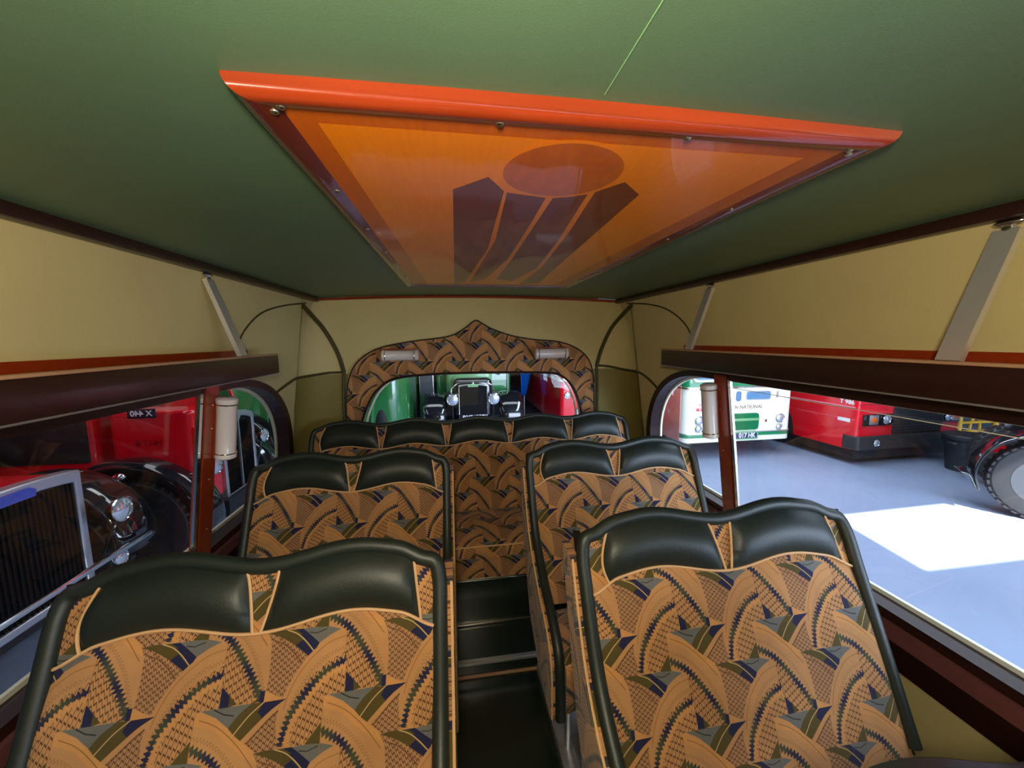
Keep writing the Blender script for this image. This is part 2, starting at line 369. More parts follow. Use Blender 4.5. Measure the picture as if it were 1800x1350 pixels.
M['salmon'] = material('salmon_paint_and_reflection', srgb(214, 138, 122), 0.3, coat=0.5)  # paint on the windscreen frame, painted-in red reflection on the coach side
M['blue'] = material('bright_blue_sheet', srgb(10, 120, 230), 0.5)
M['bluegrey'] = material('blue_grey_glass_panel', srgb(92, 132, 170), 0.12, coat=1.0)
M['darkglass'] = material('dark_bus_window', (0.012, 0.015, 0.018), 0.04, coat=1.0)
M['lens'] = material('ribbed_lamp_lens', (0.75, 0.82, 0.88), 0.08, 0.7, coat=1.0)
M['orange'] = material('orange_lens', srgb(225, 100, 20), 0.15, coat=1.0)
M['letter'] = material('white_lettering', (0.85, 0.85, 0.88), 0.4)
M['goldletter'] = material('bronze_lettering', srgb(140, 100, 70), 0.4)
M['plateblue'] = material('dark_blue_plate', srgb(46, 60, 96), 0.3)
M['plateblack'] = material('black_plate', (0.012, 0.014, 0.03), 0.3)
M['badge'] = material('blue_badge_enamel', srgb(50, 70, 190), 0.2, coat=1.0)
M['mesh'] = material('radiator_core', (0.004, 0.0045, 0.006), 0.6, bump=(300, 0.6), spec=0.2)
M['yellow'] = material('yellow_barrier_paint', srgb(230, 180, 50), 0.4)
M['pink'] = material('pink_paint', srgb(225, 130, 150), 0.4)
M['plastic'] = material('black_bin_plastic', (0.02, 0.024, 0.03), 0.5, noise=(20, 0.3, (1, 1, 1)))
M['concrete'] = material('shed_floor_concrete', srgb(134, 146, 170), 0.50, noise=(0.9, 0.22, (1, 1, 1)), bump=(12, 0.3))
M['shed'] = material('shed_cladding', srgb(70, 74, 80), 0.7, noise=(2, 0.2, (1, 1, 1)))
M['pane'] = glass_mat('window_glass')
M['frost'] = material('frosted_lamp_glass', srgb(240, 232, 232), 0.28, coat=0.6)
nt = M['frost'].node_tree; nt.nodes['Principled BSDF'].inputs['Transmission Weight'].default_value = 0.25; nt.nodes['Principled BSDF'].inputs['Roughness'].default_value = 0.35

# ---------------------------------------------------------------- bus shell
XC = 0.147; FZ = -0.08; YR = 2.60; YF = -1.5
wx = lambda s, z, off=0: XC + s*(1.01+0.137*(1.74-z)-off)
def wallf(s): return lambda u, v, d: (wx(s, v)+s*d, u, v)
def window_end(y0, rear, z0, z1):      # opening with a rounded upper rear end (quarter superellipse), lower rear end square
    P = [(y0, z0), (rear, z0)]
    a, b = rear-1.72, z1-z0-0.02
    for i in range(0, 17):
        t = PI/2*i/16; P.append((1.72+a*math.cos(t)**0.95, z0+0.02+b*math.sin(t)**0.80))
    P.append((y0, z1)); return P
for s, side in ((-1, 'left'), (1, 'right')):
    hole = window_end(-1.37, 2.385 if s < 0 else 2.335, 0.610, 1.305)
    g = plate([(YF, FZ-.02), (2.42, FZ-.02), (2.42, 1.745), (YF, 1.745)], [hole], wallf(s), 0.05)
    struct('wall_'+side, g, M['khaki'], smooth=False)
# rear wall
ogee = [(-0.716, 0.80), (-0.712, 1.00), (-0.696, 1.178), (-0.640, 1.320), (-0.507, 1.418), (-0.289, 1.466), (-0.049, 1.496), (0.050, 1.538), (0.120, 1.590), (0.150, 1.604),
        (0.180, 1.590), (0.255, 1.548), (0.391, 1.501), (0.549, 1.473), (0.731, 1.455), (0.877, 1.395), (0.960, 1.290), (0.985, 1.10), (0.992, 0.80)]
rwin = [(-0.64, 0.70), (-0.625, 0.90), (-0.559, 1.08), (-0.475, 1.182), (-0.372, 1.228), (-0.15, 1.248), (0.173, 1.252), (0.630, 1.242), (0.752, 1.212), (0.838, 1.117), (0.891, 0.95), (0.905, 0.70)]
rw = [tuple(p)[:2] for p in spline([(a, b, 0) for a, b in rwin], 4)]
g = plate([(-0.60-.12, FZ-.02), (1.01, FZ-.02), (1.01, 1.775), (-0.72, 1.775)], [rw], XZ(YR+.001), 0.05)
struct('wall_rear', g, M['khaki'], smooth=False)
# domed rear corners
def corner(s):
    V, F, fm = [], [], []; NZ, NT = 26, 16
    for j in range(NZ+1):
        z = FZ-.02+(1.262-FZ+.02)*j/14 if j <= 14 else 1.262+(1.745-1.262)*(j-14)/(NZ-14)
        gk = 1.0 if z < 1.25 else math.sqrt(max(0, 1-((z-1.25)/0.47)**2)) if z < 1.72 else 0
        rx, ry = 0.24*gk, 0.18*gk; x0 = wx(s, z); xe = -0.70 if s < 0 else 0.99
        row = [(x0, 2.40)]
        for i in range(NT+1):
            t = PI/2*i/NT; row.append((x0 - s*rx*(1-math.cos(t)), YR-ry*(1-math.sin(t))))
        row.append((xe, YR)); V += [Vector((a, b, z)) for a, b in row]
    n = NT+3
    for j in range(NZ):
        for i in range(n-1):
            F.append((j*n+i, j*n+i+1, (j+1)*n+i+1, (j+1)*n+i)); fm.append(1 if j < 14 else 0)
    return (V, F), fm
for s, side in ((-1, 'left'), (1, 'right')):
    g, fm = corner(s); struct('wall_rear_'+side, g, [M['khaki'], M['olive']], fm=fm)
# front bulkhead behind the photographer
struct('wall_front', box(-1.3, 1.6, YF-.05, YF, FZ-.02, 1.8), M['khaki'])
# ceiling, gently arched
def ceil(u, v, top=0):
    x = XC+(u*2-1)*1.075; return Vector((x, YF-.05+v*(2.62-YF+.05), 1.770-0.026*(u*2-1)**2+top))
ga = grid(lambda u, v: ceil(u, v), 16, 2); gb = grid(lambda u, v: ceil(u, v, 0.04), 16, 2)
struct('ceiling', join(ga, gb), M['ceil'])
struct('trim_1', tube([(0.187, YF, 1.7695), (0.186, 0.47, 1.7695)], 0.0007, 6), M['palegreen'])
# mahogany rails round the ceiling
for i, s in enumerate((-1, 1)):
    struct('trim_%d' % (i+2), box(-0.018, 0.018, YF, 2.585, -0.016, 0.016, 0.007), M['darkwood']).location = (wx(s, 1.74, 0.012), 0, 1.735)
rr = [(XC+(u*2-1)*1.005, 2.585, 1.760-0.026*(u*2-1)**2) for u in [i/20 for i in range(21)]]
struct('trim_4', tube(rr, 0.0085, 8), M['wood'])
# floor, step, bench platform
struct('floor', box(-1.16, 1.46, YF, 1.60, FZ-.03, FZ), M['lino'])
struct('floor.001', box(-1.16, 1.46, 1.60, 2.60, FZ-.03, 0.0), M['lino'])
struct('trim_5', box(-1.1, 1.4, 1.588, 1.612, -0.012, 0.004, 0.003), M['steel'])
struct('trim_6', box(-1.1, 1.4, 1.592, 1.602, FZ, FZ+0.012, 0.002), M['rackedge'])
struct('trim_7', box(-1.0, 1.3, 1.818, 1.834, 0.0, 0.018, 0.005), M['chrome'])
struct('trim_8', join(box(0.345, 0.352, 0.0, 1.58, FZ, FZ+0.05, 0.002), box(0.352, 0.47, 0.0, 1.58, FZ, FZ+0.03, 0.004), box(0.40, 0.412, 0.0, 1.58, FZ+0.03, FZ+0.04, 0.002)), M['steel'])
# beads
def onw(s, y, z, off=0.0): return (wx(s, z, off), y, z)
k = 9
for s in (-1, 1):
    xe = lambda x: x
    if s < 0:
        b1 = [onw(s, 1.765, 1.40), onw(s, 1.761, 1.455), onw(s, 1.806, 1.527), onw(s, 1.944, 1.609), onw(s, 2.176, 1.662), onw(s, 2.46, 1.70)]
        b2 = [(-0.862, 2.40, 1.680), (-0.848, 2.49, 1.630), (-0.805, 2.562, 1.543), (-0.742, 2.583, 1.40), (-0.712, 2.592, 1.27)]
        b3 = [(-0.712, 2.592, 1.272), (-0.80, 2.575, 1.272), (-0.885, 2.51, 1.262), onw(s, 2.39, 1.258, 0.006), onw(s, 2.28, 1.240, 0.004), onw(s, 2.17, 1.215, 0.002), onw(s, 2.13, 1.20, 0.002)]
        b4 = [(-0.712, 2.592, 1.27), (-0.725, 2.592, 1.1), (-0.73, 2.592, 0.8)]
    else:
        b1 = [onw(s, 1.765, 1.40), onw(s, 1.775, 1.460), onw(s, 1.826, 1.547), onw(s, 1.972, 1.630), onw(s, 2.181, 1.68), onw(s, 2.46, 1.71)]
        b2 = [(1.152, 2.38, 1.690), (1.140, 2.49, 1.635), (1.090, 2.562, 1.54), (1.032, 2.583, 1.396), (1.004, 2.592, 1.28)]
        b3 = [(1.004, 2.592, 1.285), (1.08, 2.578, 1.280), (1.165, 2.51, 1.262), onw(s, 2.39, 1.250, 0.006), onw(s, 2.28, 1.225, 0.004), onw(s, 2.19, 1.185, 0.002), onw(s, 2.15, 1.16, 0.002)]
        b4 = [(1.004, 2.592, 1.28), (1.012, 2.592, 1.1), (1.015, 2.592, 0.8)]
    for P, r, fl in ((b1, 0.0045, 1), (b2, 0.013, 0.5), (b3, 0.0075, 0.6), (b4, 0.0095, 0.5)):
        struct('trim_%d' % k, tube(spline(P, 8), r, 8), M['bead']); k += 1
    struct('trim_%d' % k, join(*[ball(p, 0.0035, n=8, m=6) for p in ([(-0.735, 2.586, z) for z in (1.25, 1.17, 1.08, 0.99)]+[(-0.80, 2.56, 1.262), (-0.86, 2.53, 1.262)] if s < 0 else [(1.006, 2.582, z) for z in (1.25, 1.17, 1.08, 0.99)]+[(1.07, 2.57, 1.27), (1.12, 2.545, 1.27)])]), M['screw']); k += 1
# rear window: moquette surround, frame, glass
outl = [tuple(p)[:2] for p in spline([(a, b, 0) for a, b in ogee], 4)]
g = plate(outl, [rw], XZ(YR-0.012), 0.012)
tr = struct('trim_%d' % k, g, M['fabric'], smooth=False, uv=[(v[0]*1.0+0.02, v[2]+0.01) for v in g[0]]); k += 1
struct('trim_%d' % k, tube([(a, YR-0.014, b) for a, b in outl], 0.0045, 8), M['matt']); k += 1
w1 = struct('window_1', join(tube([(a, YR-0.016, b) for a, b in rw], 0.0085, 8, closed=True)), M['darkwood'])
mk('outer_moulding', plate([(XC+(a-XC)*0.985, b if b < .8 else .98+(b-.98)*0.985) for a, b in rw], [[(XC+(a-XC)*0.968, b+.01 if b < .8 else .98+(b-.98)*0.965) for a, b in rw]], XZ(YR+0.052), 0.01), M['white'], w1, smooth=False)
mk('glass_pane', plate(rw, [], XZ(YR+0.03), 0.004), M['pane'], w1, smooth=False)
# side windows: frame following the opening, post, sills, glass
for s, side, n in ((-1, 'left', 2), (1, 'right', 3)):
    e = 0.055 if s < 0 else 0.0
    hole = window_end(-1.35, 2.30+e, 0.645, 1.285)
    big = window_end(-1.35, 2.36+e, 0.600, 1.315)
    wf = struct('window_%d' % n, plate(big, [hole], (lambda u, v, d: (wx(s, v, 0.014)+s*d, u, v)), 0.066), M['darkwood'], smooth=False)
    inn = window_end(-1.33, 2.285+e, 0.660, 1.273)
    mk('outer_moulding', plate(hole, [inn], (lambda u, v, d: (wx(s, v)+s*(0.050+d), u, v)), 0.012), M['white'], wf, smooth=False)
    mk('glass_pane', plate(hole, [], (lambda u, v, d: (wx(s, v)+s*(0.03+d), u, v)), 0.004), M['pane'], wf, smooth=False)
    # half-drop pane: bright channel behind the post and the polished top edge of the lowered glass
    if s > 0: mk('glass_edge', box(-0.002, 0.002, -1.3, 1.57, -0.001, 0.001), M['white'], wf).location = (wx(s, 1.25)+s*0.022, 0, 1.25)
    for yy, nm in ((1.53, 'a'), (0.24, 'b'), (-0.9, 'c')):
        y0 = yy
        post = prism([(y0, 0.62), (y0+0.075, 0.62), (y0+0.075, 1.31), (y0, 1.31)], (lambda u, v, d: (wx(s, v, 0.022)+s*d, u, v)), 0.035)
        pt = mk('window_post', post, M['wood'], wf, smooth=False)
        ch = prism([(y0-0.026, 0.63), (y0-0.010, 0.63), (y0-0.010, 1.29), (y0-0.026, 1.29)], (lambda u, v, d: (wx(s, v, 0.018)+s*d, u, v)), 0.010)
        mk('channel_strip', ch, M['chrome'], pt, smooth=False)
        ch = prism([(y0-0.012, 0.63), (y0, 0.63), (y0, 1.29), (y0-0.012, 1.29)], (lambda u, v, d: (wx(s, v, 0.016)+s*d, u, v)), 0.012)
        mk('rubber_strip', ch, M['rubber'], pt, smooth=False)
        sc = [ball((wx(s, z, 0.023), y0+0.04, z), 0.004, 0.004, 0.004, 8, 6) for z in (0.75, 0.95, 1.15, 1.24)]
        mk('screw', join(*sc), M['screw'], pt)
    # sill: ledge plus dark panel below
    sill = prism([(0, 0), (0.012, 0.0), (0.012, -0.035), (0.0, -0.045)], lambda u, v, d: (u, v, d), 0.01)
    mk('sill_ledge', plate([(YF+.01, 0.560), (2.38, 0.560), (2.38, 0.612), (YF+.01, 0.612)], [], (lambda u, v, d: (wx(s, v, 0.030)+s*d, u, v)), 0.03), M['ledge'], wf, smooth=False)
    mk('sill_panel', plate([(YF+.01, 0.465), (2.38, 0.465), (2.38, 0.560), (YF+.01, 0.560)], [], (lambda u, v, d: (wx(s, v, 0.022)+s*d, u, v)), 0.022), M['darkwood'], wf, smooth=False)

# ---------------------------------------------------------------- inlaid ceiling panel
px0, px1, py0, py1 = -0.240, 0.630, 0.482, 2.055
cp = thing('ceiling_panel', 'polished orange veneer ceiling panel with inlaid disc and rays in a red wooden frame', 'ceiling panel', ((px0+px1)/2, (py0+py1)/2, 1.765))
ver = material('orange_veneer', srgb(255, 138, 4), 0.35, coat=0.35, noise=(14, 0.14, (9, 0.7, 1)), coatr=0.06)
vdk = material('banding_veneer', srgb(205, 98, 14), 0.35, coat=0.45, noise=(14, 0.22, (9, 0.7, 1)), coatr=0.03)
vry = material('ray_veneer', srgb(122, 54, 18), 0.35, coat=0.45, noise=(14, 0.25, (1.2, 6, 1)), coatr=0.03)
vci = material('disc_veneer', srgb(196, 96, 14), 0.35, coat=0.45, noise=(12, 0.25, (6, 2, 1)), coatr=0.03)
def flat(P, z): return [Vector((a, b, z)) for a, b in P], [tuple(range(len(P)))[::-1]]
geos, fm = [], []
def add(g, mi):
    geos.append(g); fm.extend([mi]*len(g[1]))
zv = 1.7560
add(box(px0+.02, px1-.02, py0+.02, py1-.02, zv, zv+.004), 1)
add(flat([(px0+.075, py0+.070), (px1-.085, py0+.070), (px1-.115, py1-.090), (px0+.115, py1-.090)], zv-.0003), 0)
circ = lambda cx, cy, r: [(cx+r*math.cos(2*PI*i/64), cy+r*math.sin(2*PI*i/64)) for i in range(64)]
CX0, CY0, CR = 0.187, 0.655, 0.100
for P in ([(0.005, 0.748), (0.065, 0.685), (0.083, 0.715), (0.100, 0.745), (0.110, 1.20), (0.060, 1.90), (0.008, 1.96)],
          [(0.106, 0.750), (0.186, 0.768), (0.190, 0.95), (0.192, 1.35), (0.150, 1.80), (0.085, 1.88), (0.122, 1.10)],
          [(0.200, 0.768), (0.262, 0.740), (0.300, 1.10), (0.330, 1.50), (0.285, 1.85), (0.20, 1.80), (0.206, 1.35)],
          [(0.272, 0.728), (0.308, 0.675), (0.362, 0.728), (0.425, 1.90), (0.335, 1.96), (0.345, 1.50), (0.305, 1.00)]):
    add(flat(P, zv-.0006), 2)
add(flat(circ(CX0, CY0, CR+.009), zv-.0009), 0); add(flat(circ(CX0, CY0, CR), zv-.0012), 3)
mk('veneer_board', join(*geos), [ver, vdk, vry, vci], cp, world=True, fm=fm, smooth=False)
def mould(a, b, inn):        # half-round moulding with mitred ends; inn = unit vector towards the panel centre
    a, b, inn = Vector(a), Vector(b), Vector(inn); d = (b-a).normalized(); V, F = [], []; prof = [(0, 0.012), (0, 0.004), (0.0015, -0.001), (0.005, -0.006), (0.011, -0.0095), (0.018, -0.0105), (0.025, -0.0095), (0.033, -0.0068), (0.043, -0.0035), (0.046, -0.0015), (0.047, 0.012)]
    for e, sg in ((a, 1), (b, -1)):
        for (w_, h_) in prof: V.append(e+inn*w_+d*sg*w_+Vector((0, 0, h_)))
    n = len(prof); F = [(i, (i+1) % n, n+(i+1) % n, n+i) for i in range(n)]+[tuple(range(n)), tuple(range(n, 2*n))[::-1]]
    return V, F
zf = 1.7595
for a, b, inn in (((px0, py0, zf), (px1, py0, zf), (0, 1, 0)), ((px1, py0, zf), (px1, py1, zf), (-1, 0, 0)), ((px1, py1, zf), (px0, py1, zf), (0, -1, 0)), ((px0, py1, zf), (px0, py0, zf), (1, 0, 0))):
    fr = mk('frame_moulding', mould(a, b, inn), M['wood'] if inn == (0, 1, 0) else M['shaded_wood'], cp, world=True, angle=50)
    a, b = Vector(a), Vector(b); L = (b-a).length; nn = 4 if L < 1 else 7; pts = []
    for i in range(nn):
        t = 0.045+(L-0.09)*i/(nn-1); pts.append(ball(a+(b-a).normalized()*t+Vector(inn)*0.034+Vector((0, 0, -0.0068)), 0.0055, 0.0055, 0.003, 10, 6))
    mk('screw', join(*pts), M['screw'], fr, world=True)

# ---------------------------------------------------------------- parcel racks with chrome brackets
for s, side in ((-1, 'left'), (1, 'right')):
    xf = XC+s*0.925; yb = 1.815 if s < 0 else 1.84; y0 = YF+.02
    rk = thing('luggage_rack', 'dark wooden parcel rack along the %s-hand wall on chrome brackets' % side, 'luggage rack', (XC+s*1.0, 0.5, 1.38), group=None)
    mk('front_rail', box(min(xf, xf-s*.0)-0.009, xf+0.009, y0, yb, 1.338, 1.418, 0.005), M['darkwood'], rk, world=True)
    mk('capping', box(xf-0.011, xf+0.011, y0, yb+.002, 1.416, 1.424, 0.003), M['rackedge'], rk, world=True)
    xa, xb = sorted((xf+s*0.009, wx(s, 1.36, 0.004)))
    mk('shelf_board', box(xa, xb, y0, yb-.01, 1.345, 1.353, 0.002), M['darkwood'], rk, world=True)
    mk('back_board', plate([(y0, 1.353), (yb-.01, 1.353), (yb+.0, 1.440), (y0, 1.446)], [], (lambda u, v, d: (wx(s, v, 0.012)+s*d, u, v)), 0.011), M['wood'], rk, world=True, smooth=False)
    mk('edge_strip', tube([(xf-s*.004, y0, 1.336), (xf-s*.004, yb, 1.336)], 0.0025, 6), M['steel'], rk, world=True)
    for yt in (1.60, 0.66, -0.30, -1.2):
        p1 = Vector((wx(s, 1.712, 0.004), yt-.075 if s < 0 else yt+.0, 1.712)); p2 = Vector((xf, p1.y+0.02, 1.424))
        d = (p2-p1); V = []
        ax = Vector((0, 1, 0)); nrm = d.normalized().cross(ax).normalized()
        sec = [(-.021, -.0075), (.021, -.0075), (.021, .0075), (-.021, .0075)]
        for e in (p1+d*0.05, p2):
            for a_, b_ in sec: V.append(e+ax*a_+nrm*b_)
        br = mk('bracket', (V, [(0, 1, 5, 4), (1, 2, 6, 5), (2, 3, 7, 6), (3, 0, 4, 7), (0, 3, 2, 1), (4, 5, 6, 7)]), M['bracket'], rk, world=True, smooth=False)
        mk('bracket_foot', join(ball(p1+Vector((-s*0.006, 0, 0.0)), 0.010, 0.026, 0.008, 14, 8), ball(p1+d*0.05, 0.009, 0.013, 0.012, 12, 8)), M['chrome'], br, world=True)

# ---------------------------------------------------------------- tubular lamps
def tube_lamp(label, p, axis, L, group=None):
    """p = centre of the glass, axis = direction of the tube, mounted to whatever is behind"""
    t = thing('tubular_lamp', label, 'wall lamp', p, group=group); ax = Vector(axis).normalized()
    r = 0.036; n = 24; a, b, d = frame_at((0, 0, 0), ax)
    prof = [(0.0, -L/2), (r*0.75, -L/2), (r, -L/2+.006), (r, -L/2+0.02), (r*0.93, -L/2+0.024), (r*0.93, L/2-0.024), (r, L/2-0.02), (r, L/2-.006), (r*0.75, L/2), (0, L/2)]
    V = []
    for (rr_, h) in prof:
        for k_ in range(n): V.append((a*math.cos(2*PI*k_/n)+b*math.sin(2*PI*k_/n))*rr_*(1+0.03*(k_ % 2))+ax*h)
    F = [(i*n+k_, i*n+(k_+1) % n, (i+1)*n+(k_+1) % n, (i+1)*n+k_) for i in range(len(prof)-1) for k_ in range(n)]
    mk('glass_tube', (V, F), M['frost'], t)
    for q in (-1, 1):
        ring = [(a*math.cos(2*PI*i/24)+b*math.sin(2*PI*i/24))*(r+.001)+ax*q*(L/2-.026) for i in range(24)]
        mk('chrome_clip', tube(ring, 0.0028, 6, closed=True), M['chrome'], t)
    return t, ax
for s, side in ((-1, 'left'), (1, 'right')):
    z0, z1 = (1.255, 1.03) if s < 0 else (1.255, 1.015); yy = 1.60
    p0, p1 = Vector((wx(s, z0, 0.055), yy, z0)), Vector((wx(s, z1, 0.055), yy+.01, z1)); c = (p0+p1)/2
    t, ax = tube_lamp('frosted glass tube lamp upright beside the %s window post' % side, c, p0-p1, (p0-p1).length+.02, 'upright tube lamps beside the window posts')
    w_ = s*0.055
    mk('back_plate', prism([(-0.02, -0.11), (0.02, -0.11), (0.02, 0.11), (-0.02, 0.11)], (lambda u, v, d: (-v*0.137*s+s*(0.028+d), u, v)), 0.022), M['wood'], t, smooth=False)
for x, lab in ((-0.350, 'frosted glass tube lamp lying level over the left half of the rear window'), (0.660, 'frosted glass tube lamp lying level over the right half of the rear window')):
    t, ax = tube_lamp(lab, (x, YR-0.050, 1.378), (1, 0, 0), 0.235, 'level tube lamps above the rear window')
    mk('back_plate', box(-0.115, 0.115, 0.030, 0.040, -0.025, 0.025, 0.004), M['darkwood'], t)
    mk('wood_strip', box(-0.125, 0.125, 0.0, 0.034, 0.036, 0.043, 0.002), M['wood'], t)

# ---------------------------------------------------------------- seats
SL = Vector((0, -0.418, -0.908)); SN = Vector((0, -0.908, 0.418))
def smooth01(t): t = max(0, min(1, t)); return t*t*(3-2*t)
def seat(root, Wd, nh, ztop, aisle, UV0, Tbot=0.63, roll_r=0.018, hump=0.028, endd=0.028, tp0=0.132, single_sides=True, wd_top=0.034, wd_bot=0.008):
    """aisle: -1 = roll with arm curve at x=0, +1 = at x=Wd, 0 = none. local y = 0 is the top of the back, z up from root"""
    Tz = lambda x: -hump*(0.5-0.5*math.cos(2*PI*nh*x/Wd)) + endd*(1-smooth01(x/0.09)+1-smooth01((Wd-x)/0.09))
    Tp = lambda x: tp0 + Tz(x)*0.95
    def P(x, t, o): return Vector((x, 0, ztop)) + SL*t + SN*o
    def puff(x, t):
        a = min(1, min(x, Wd-x)/0.06); tt = (t-Tp(x))/(Tbot-Tp(x)); b = 1-abs(2*min(1, max(0, tt))-1)**3
        return 0.004+0.020*math.sqrt(max(0, a*(2-a)))*(0.35+0.65*b)
    NU, NV = 48 if nh < 3 else 90, 24; V, U = [], []
    for j in range(NV+1):
        for i in range(NU+1):
            x = Wd*i/NU; t = Tz(x)+(Tbot-Tz(x))*j/NV
            V.append(P(x, t, puff(x, t))); U.append((x+UV0[0], -t+UV0[1]))
    F = [(j*(NU+1)+i, (j+1)*(NU+1)+i, (j+1)*(NU+1)+i+1, j*(NU+1)+i+1) for j in range(NV) for i in range(NU)]
    back = mk('backrest', (V, F), M['fabric'], root, uv=U)
    # rear shell of the backrest
    sh = grid(lambda u, v: P(0.004+(Wd-.008)*u, Tz(Wd*u)+(0.62-Tz(Wd*u))*v, -0.065+0.0*v), NU, 4)
    e1 = grid(lambda u, v: P(0.0, -0.0+0.6*u, -0.065+0.075*v), 10, 2); e2 = grid(lambda u, v: P(Wd, 0.6*u, -0.065+0.075*v), 10, 2)
    e3 = grid(lambda u, v: P(Wd*u, Tz(Wd*u), -0.065+0.07*v), NU, 2)
    mk('back_shell', join(sh, e1, e2, e3), M['leather'], root)
    # leather head pads between fabric wedges
    edge = 0.060
    for h in range(nh):
        xa, xb = Wd*h/nh, Wd*(h+1)/nh
        def xl(v): return (xa+edge+0.018*math.sin(PI*min(1, v))*(-1)+0.012*(1-v)) if h == 0 else xa+wd_top+(wd_bot-wd_top)*v**1.4
        def xr(v): return (xb-edge+0.018*v) if h == nh-1 else xb-(wd_top+(wd_bot-wd_top)*v**0.7)
        def pad(u, v):
            x = xl(v)+(xr(v)-xl(v))*u; t = Tz(x)+0.008+(Tp(x)-Tz(x)-0.008)*v
            bu = 1-abs(2*u-1)**6; bv = math.sin(PI*min(1, max(0, v)))**0.8
            return P(x, t, puff(x, t)+0.002+0.030*bv*math.sqrt(max(0, bu)))
        mk('head_pad', grid(lambda u, v: pad(u, v), 24, 12), M['leather'], root)
        for f_, nm in ((xl, 0), (xr, 1)):
            pts = [P(f_(v), Tz(f_(v))+0.008+(Tp(f_(v))-Tz(f_(v))-0.008)*v, puff(f_(v), 0.1)+0.006) for v in [i/12 for i in range(13)]]
            mk('piping', tube(pts, 0.0032, 6), M['piping'], back)
    mk('piping', tube([P(x, Tp(x), puff(x, Tp(x))+0.005) for x in [0.014+(Wd-0.028)*i/60 for i in range(61)]], 0.0036, 6), M['piping'], back)
    # leather roll over the top and down both sides
    prof = [(-0.020, 0.895), (-0.045, 0.84), (-0.095, 0.74), (-0.150, 0.655), (-0.225, 0.585), (-0.335, 0.520), (-0.455, 0.468), (-0.530, 0.405), (-0.552, 0.30), (-0.552, 0.19)]
    o0 = 0.008
    def side(xe, q):
        if aisle == q: return [Vector((xe, y_-0.012, z_+ztop-0.957)) for y_, z_ in prof]
        return [P(xe, t, o0+0.004) for t in (0.065, 0.15, 0.3, 0.45, 0.58)]
    top = [P(x, Tz(x)-0.002, o0) for x in [0.045+(Wd-0.09)*i/(8*nh) for i in range(8*nh+1)]]
    l = side(0.0, -1); r_ = side(Wd, 1)
    path = spline(l[::-1]+[P(0.010, 0.022, o0)]+top+[P(Wd-0.010, 0.022, o0)]+r_, 5)
    mk('leather_roll', tube(path, roll_r, 12), M['leather'], root)
    if aisle:
        xe = 0.0 if aisle < 0 else Wd
        fr = [(v.y, v.z) for v in spline([Vector((0, y_-0.006, z_+ztop-0.957)) for y_, z_ in prof], 4)]
        bk = [(-0.40, 0.19), (-0.20, 0.30), (-0.09, 0.50), (-0.02, 0.68), (0.055, 0.90)]
        bk = [(a_, b_+ztop-0.957) for a_, b_ in bk]
        g = prism(fr+bk, (lambda u, v, d: (xe+aisle*(0.010+d), u, v)), 0.022)
        sp = mk('side_panel', g, M['fabric'], root, uv=[(v.y, v.z) for v in g[0]], smooth=False)
        mk('piping', tube([Vector((xe+aisle*0.028, a_-0.004, b_)) for a_, b_ in fr], 0.0036, 6), M['piping'], sp)
    return P
def cushion(root, x0, x1, yb, yf, zb, zf, zbot, UV0, name='cushion'):
    path = [(yb, zb-0.01)]+[(yb+(yf-yb)*t, zb+(zf-zb)*t+0.02*math.sin(PI*t)) for t in [i/10 for i in range(11)]]
    path += [(yf-0.012, zf-0.012), (yf-0.016, zf-0.035), (yf-0.012, (zf+zbot)/2), (yf, zbot)]
    L = [0]
    for a, b in zip(path, path[1:]): L.append(L[-1]+math.hypot(b[0]-a[0], b[1]-a[1]))
    NU = 24; V, U = [], []
    for (y, z), l in zip(path, L):
        for i in range(NU+1):
            u = i/NU; e = 1-abs(2*u-1)**8; V.append(Vector((x0+(x1-x0)*u, y, z-0.02*(1-e)))); U.append((x0+(x1-x0)*u+UV0[0], -l+UV0[1]))
    n = NU+1; F = [(j*n+i, (j+1)*n+i, (j+1)*n+i+1, j*n+i+1) for j in range(len(path)-1) for i in range(NU)]
    F += [tuple(j*n for j in range(len(path)))[::-1], tuple(j*n+NU for j in range(len(path)))]
    c = mk(name, (V, F), M['fabric'], root, uv=U, angle=60)
    mk('piping', tube([(x0+0.004+(x1-x0-.008)*i/10, yf-0.014, zf-0.004) for i in range(11)], 0.0036, 6), M['piping'], c)
    return c
def double_seat(label, loc, Wd, aisle, uv0):
    t = thing('double_seat', label, 'bus seat', loc, group=None)
    seat(t, Wd, 2, 1.037, aisle, uv0)
    cushion(t, 0.022, Wd-0.022, -0.255, -0.552, 0.435, 0.470, 0.285, uv0)
    mk('seat_frame', box(0.03, Wd-0.03, -0.52, -0.20, 0.24, 0.30, 0.01), M['matt'], t)
    for xx, yy in ((0.06, -0.46), (Wd-0.06, -0.46), (0.06, -0.23), (Wd-0.06, -0.23)):
        mk('leg', join(cyl((xx, yy, 0.02), (xx, yy, 0.25), 0.013, 12), cyl((xx, yy, 0.0), (xx, yy, 0.02), 0.03, 16)), M['steel'], t)
    return t
def copy_tree(o, parent=None):
    c = o.copy(); COL.objects.link(c); c.parent = parent
    for ch in list(o.children): copy_tree(ch, c)
    return c
XL0, XL1, XR0, XR1 = -0.838, -0.050, 0.325, 1.135
l1 = double_seat('patterned double seat nearest the camera on the left of the aisle, black leather head pads', (XL0, 0.905, FZ), XL1-XL0, 1, (-0.339, 0.146))
r1 = double_seat('patterned double seat nearest the camera on the right of the aisle, below the bright window', (XR0, 0.945, FZ), XR1-XR0, -1, (-0.227, 0.143))
GS = 'moquette double seats facing the front of the coach'
l2 = copy_tree(l1); l2.location = (XL0, 1.69, FZ); l2['label'] = 'patterned double seat in the second row left of the aisle, just before the bench'
rr2 = copy_tree(r1); rr2.location = (XR0, 1.68, FZ); rr2['label'] = 'patterned double seat in the second row right of the aisle, just before the bench'
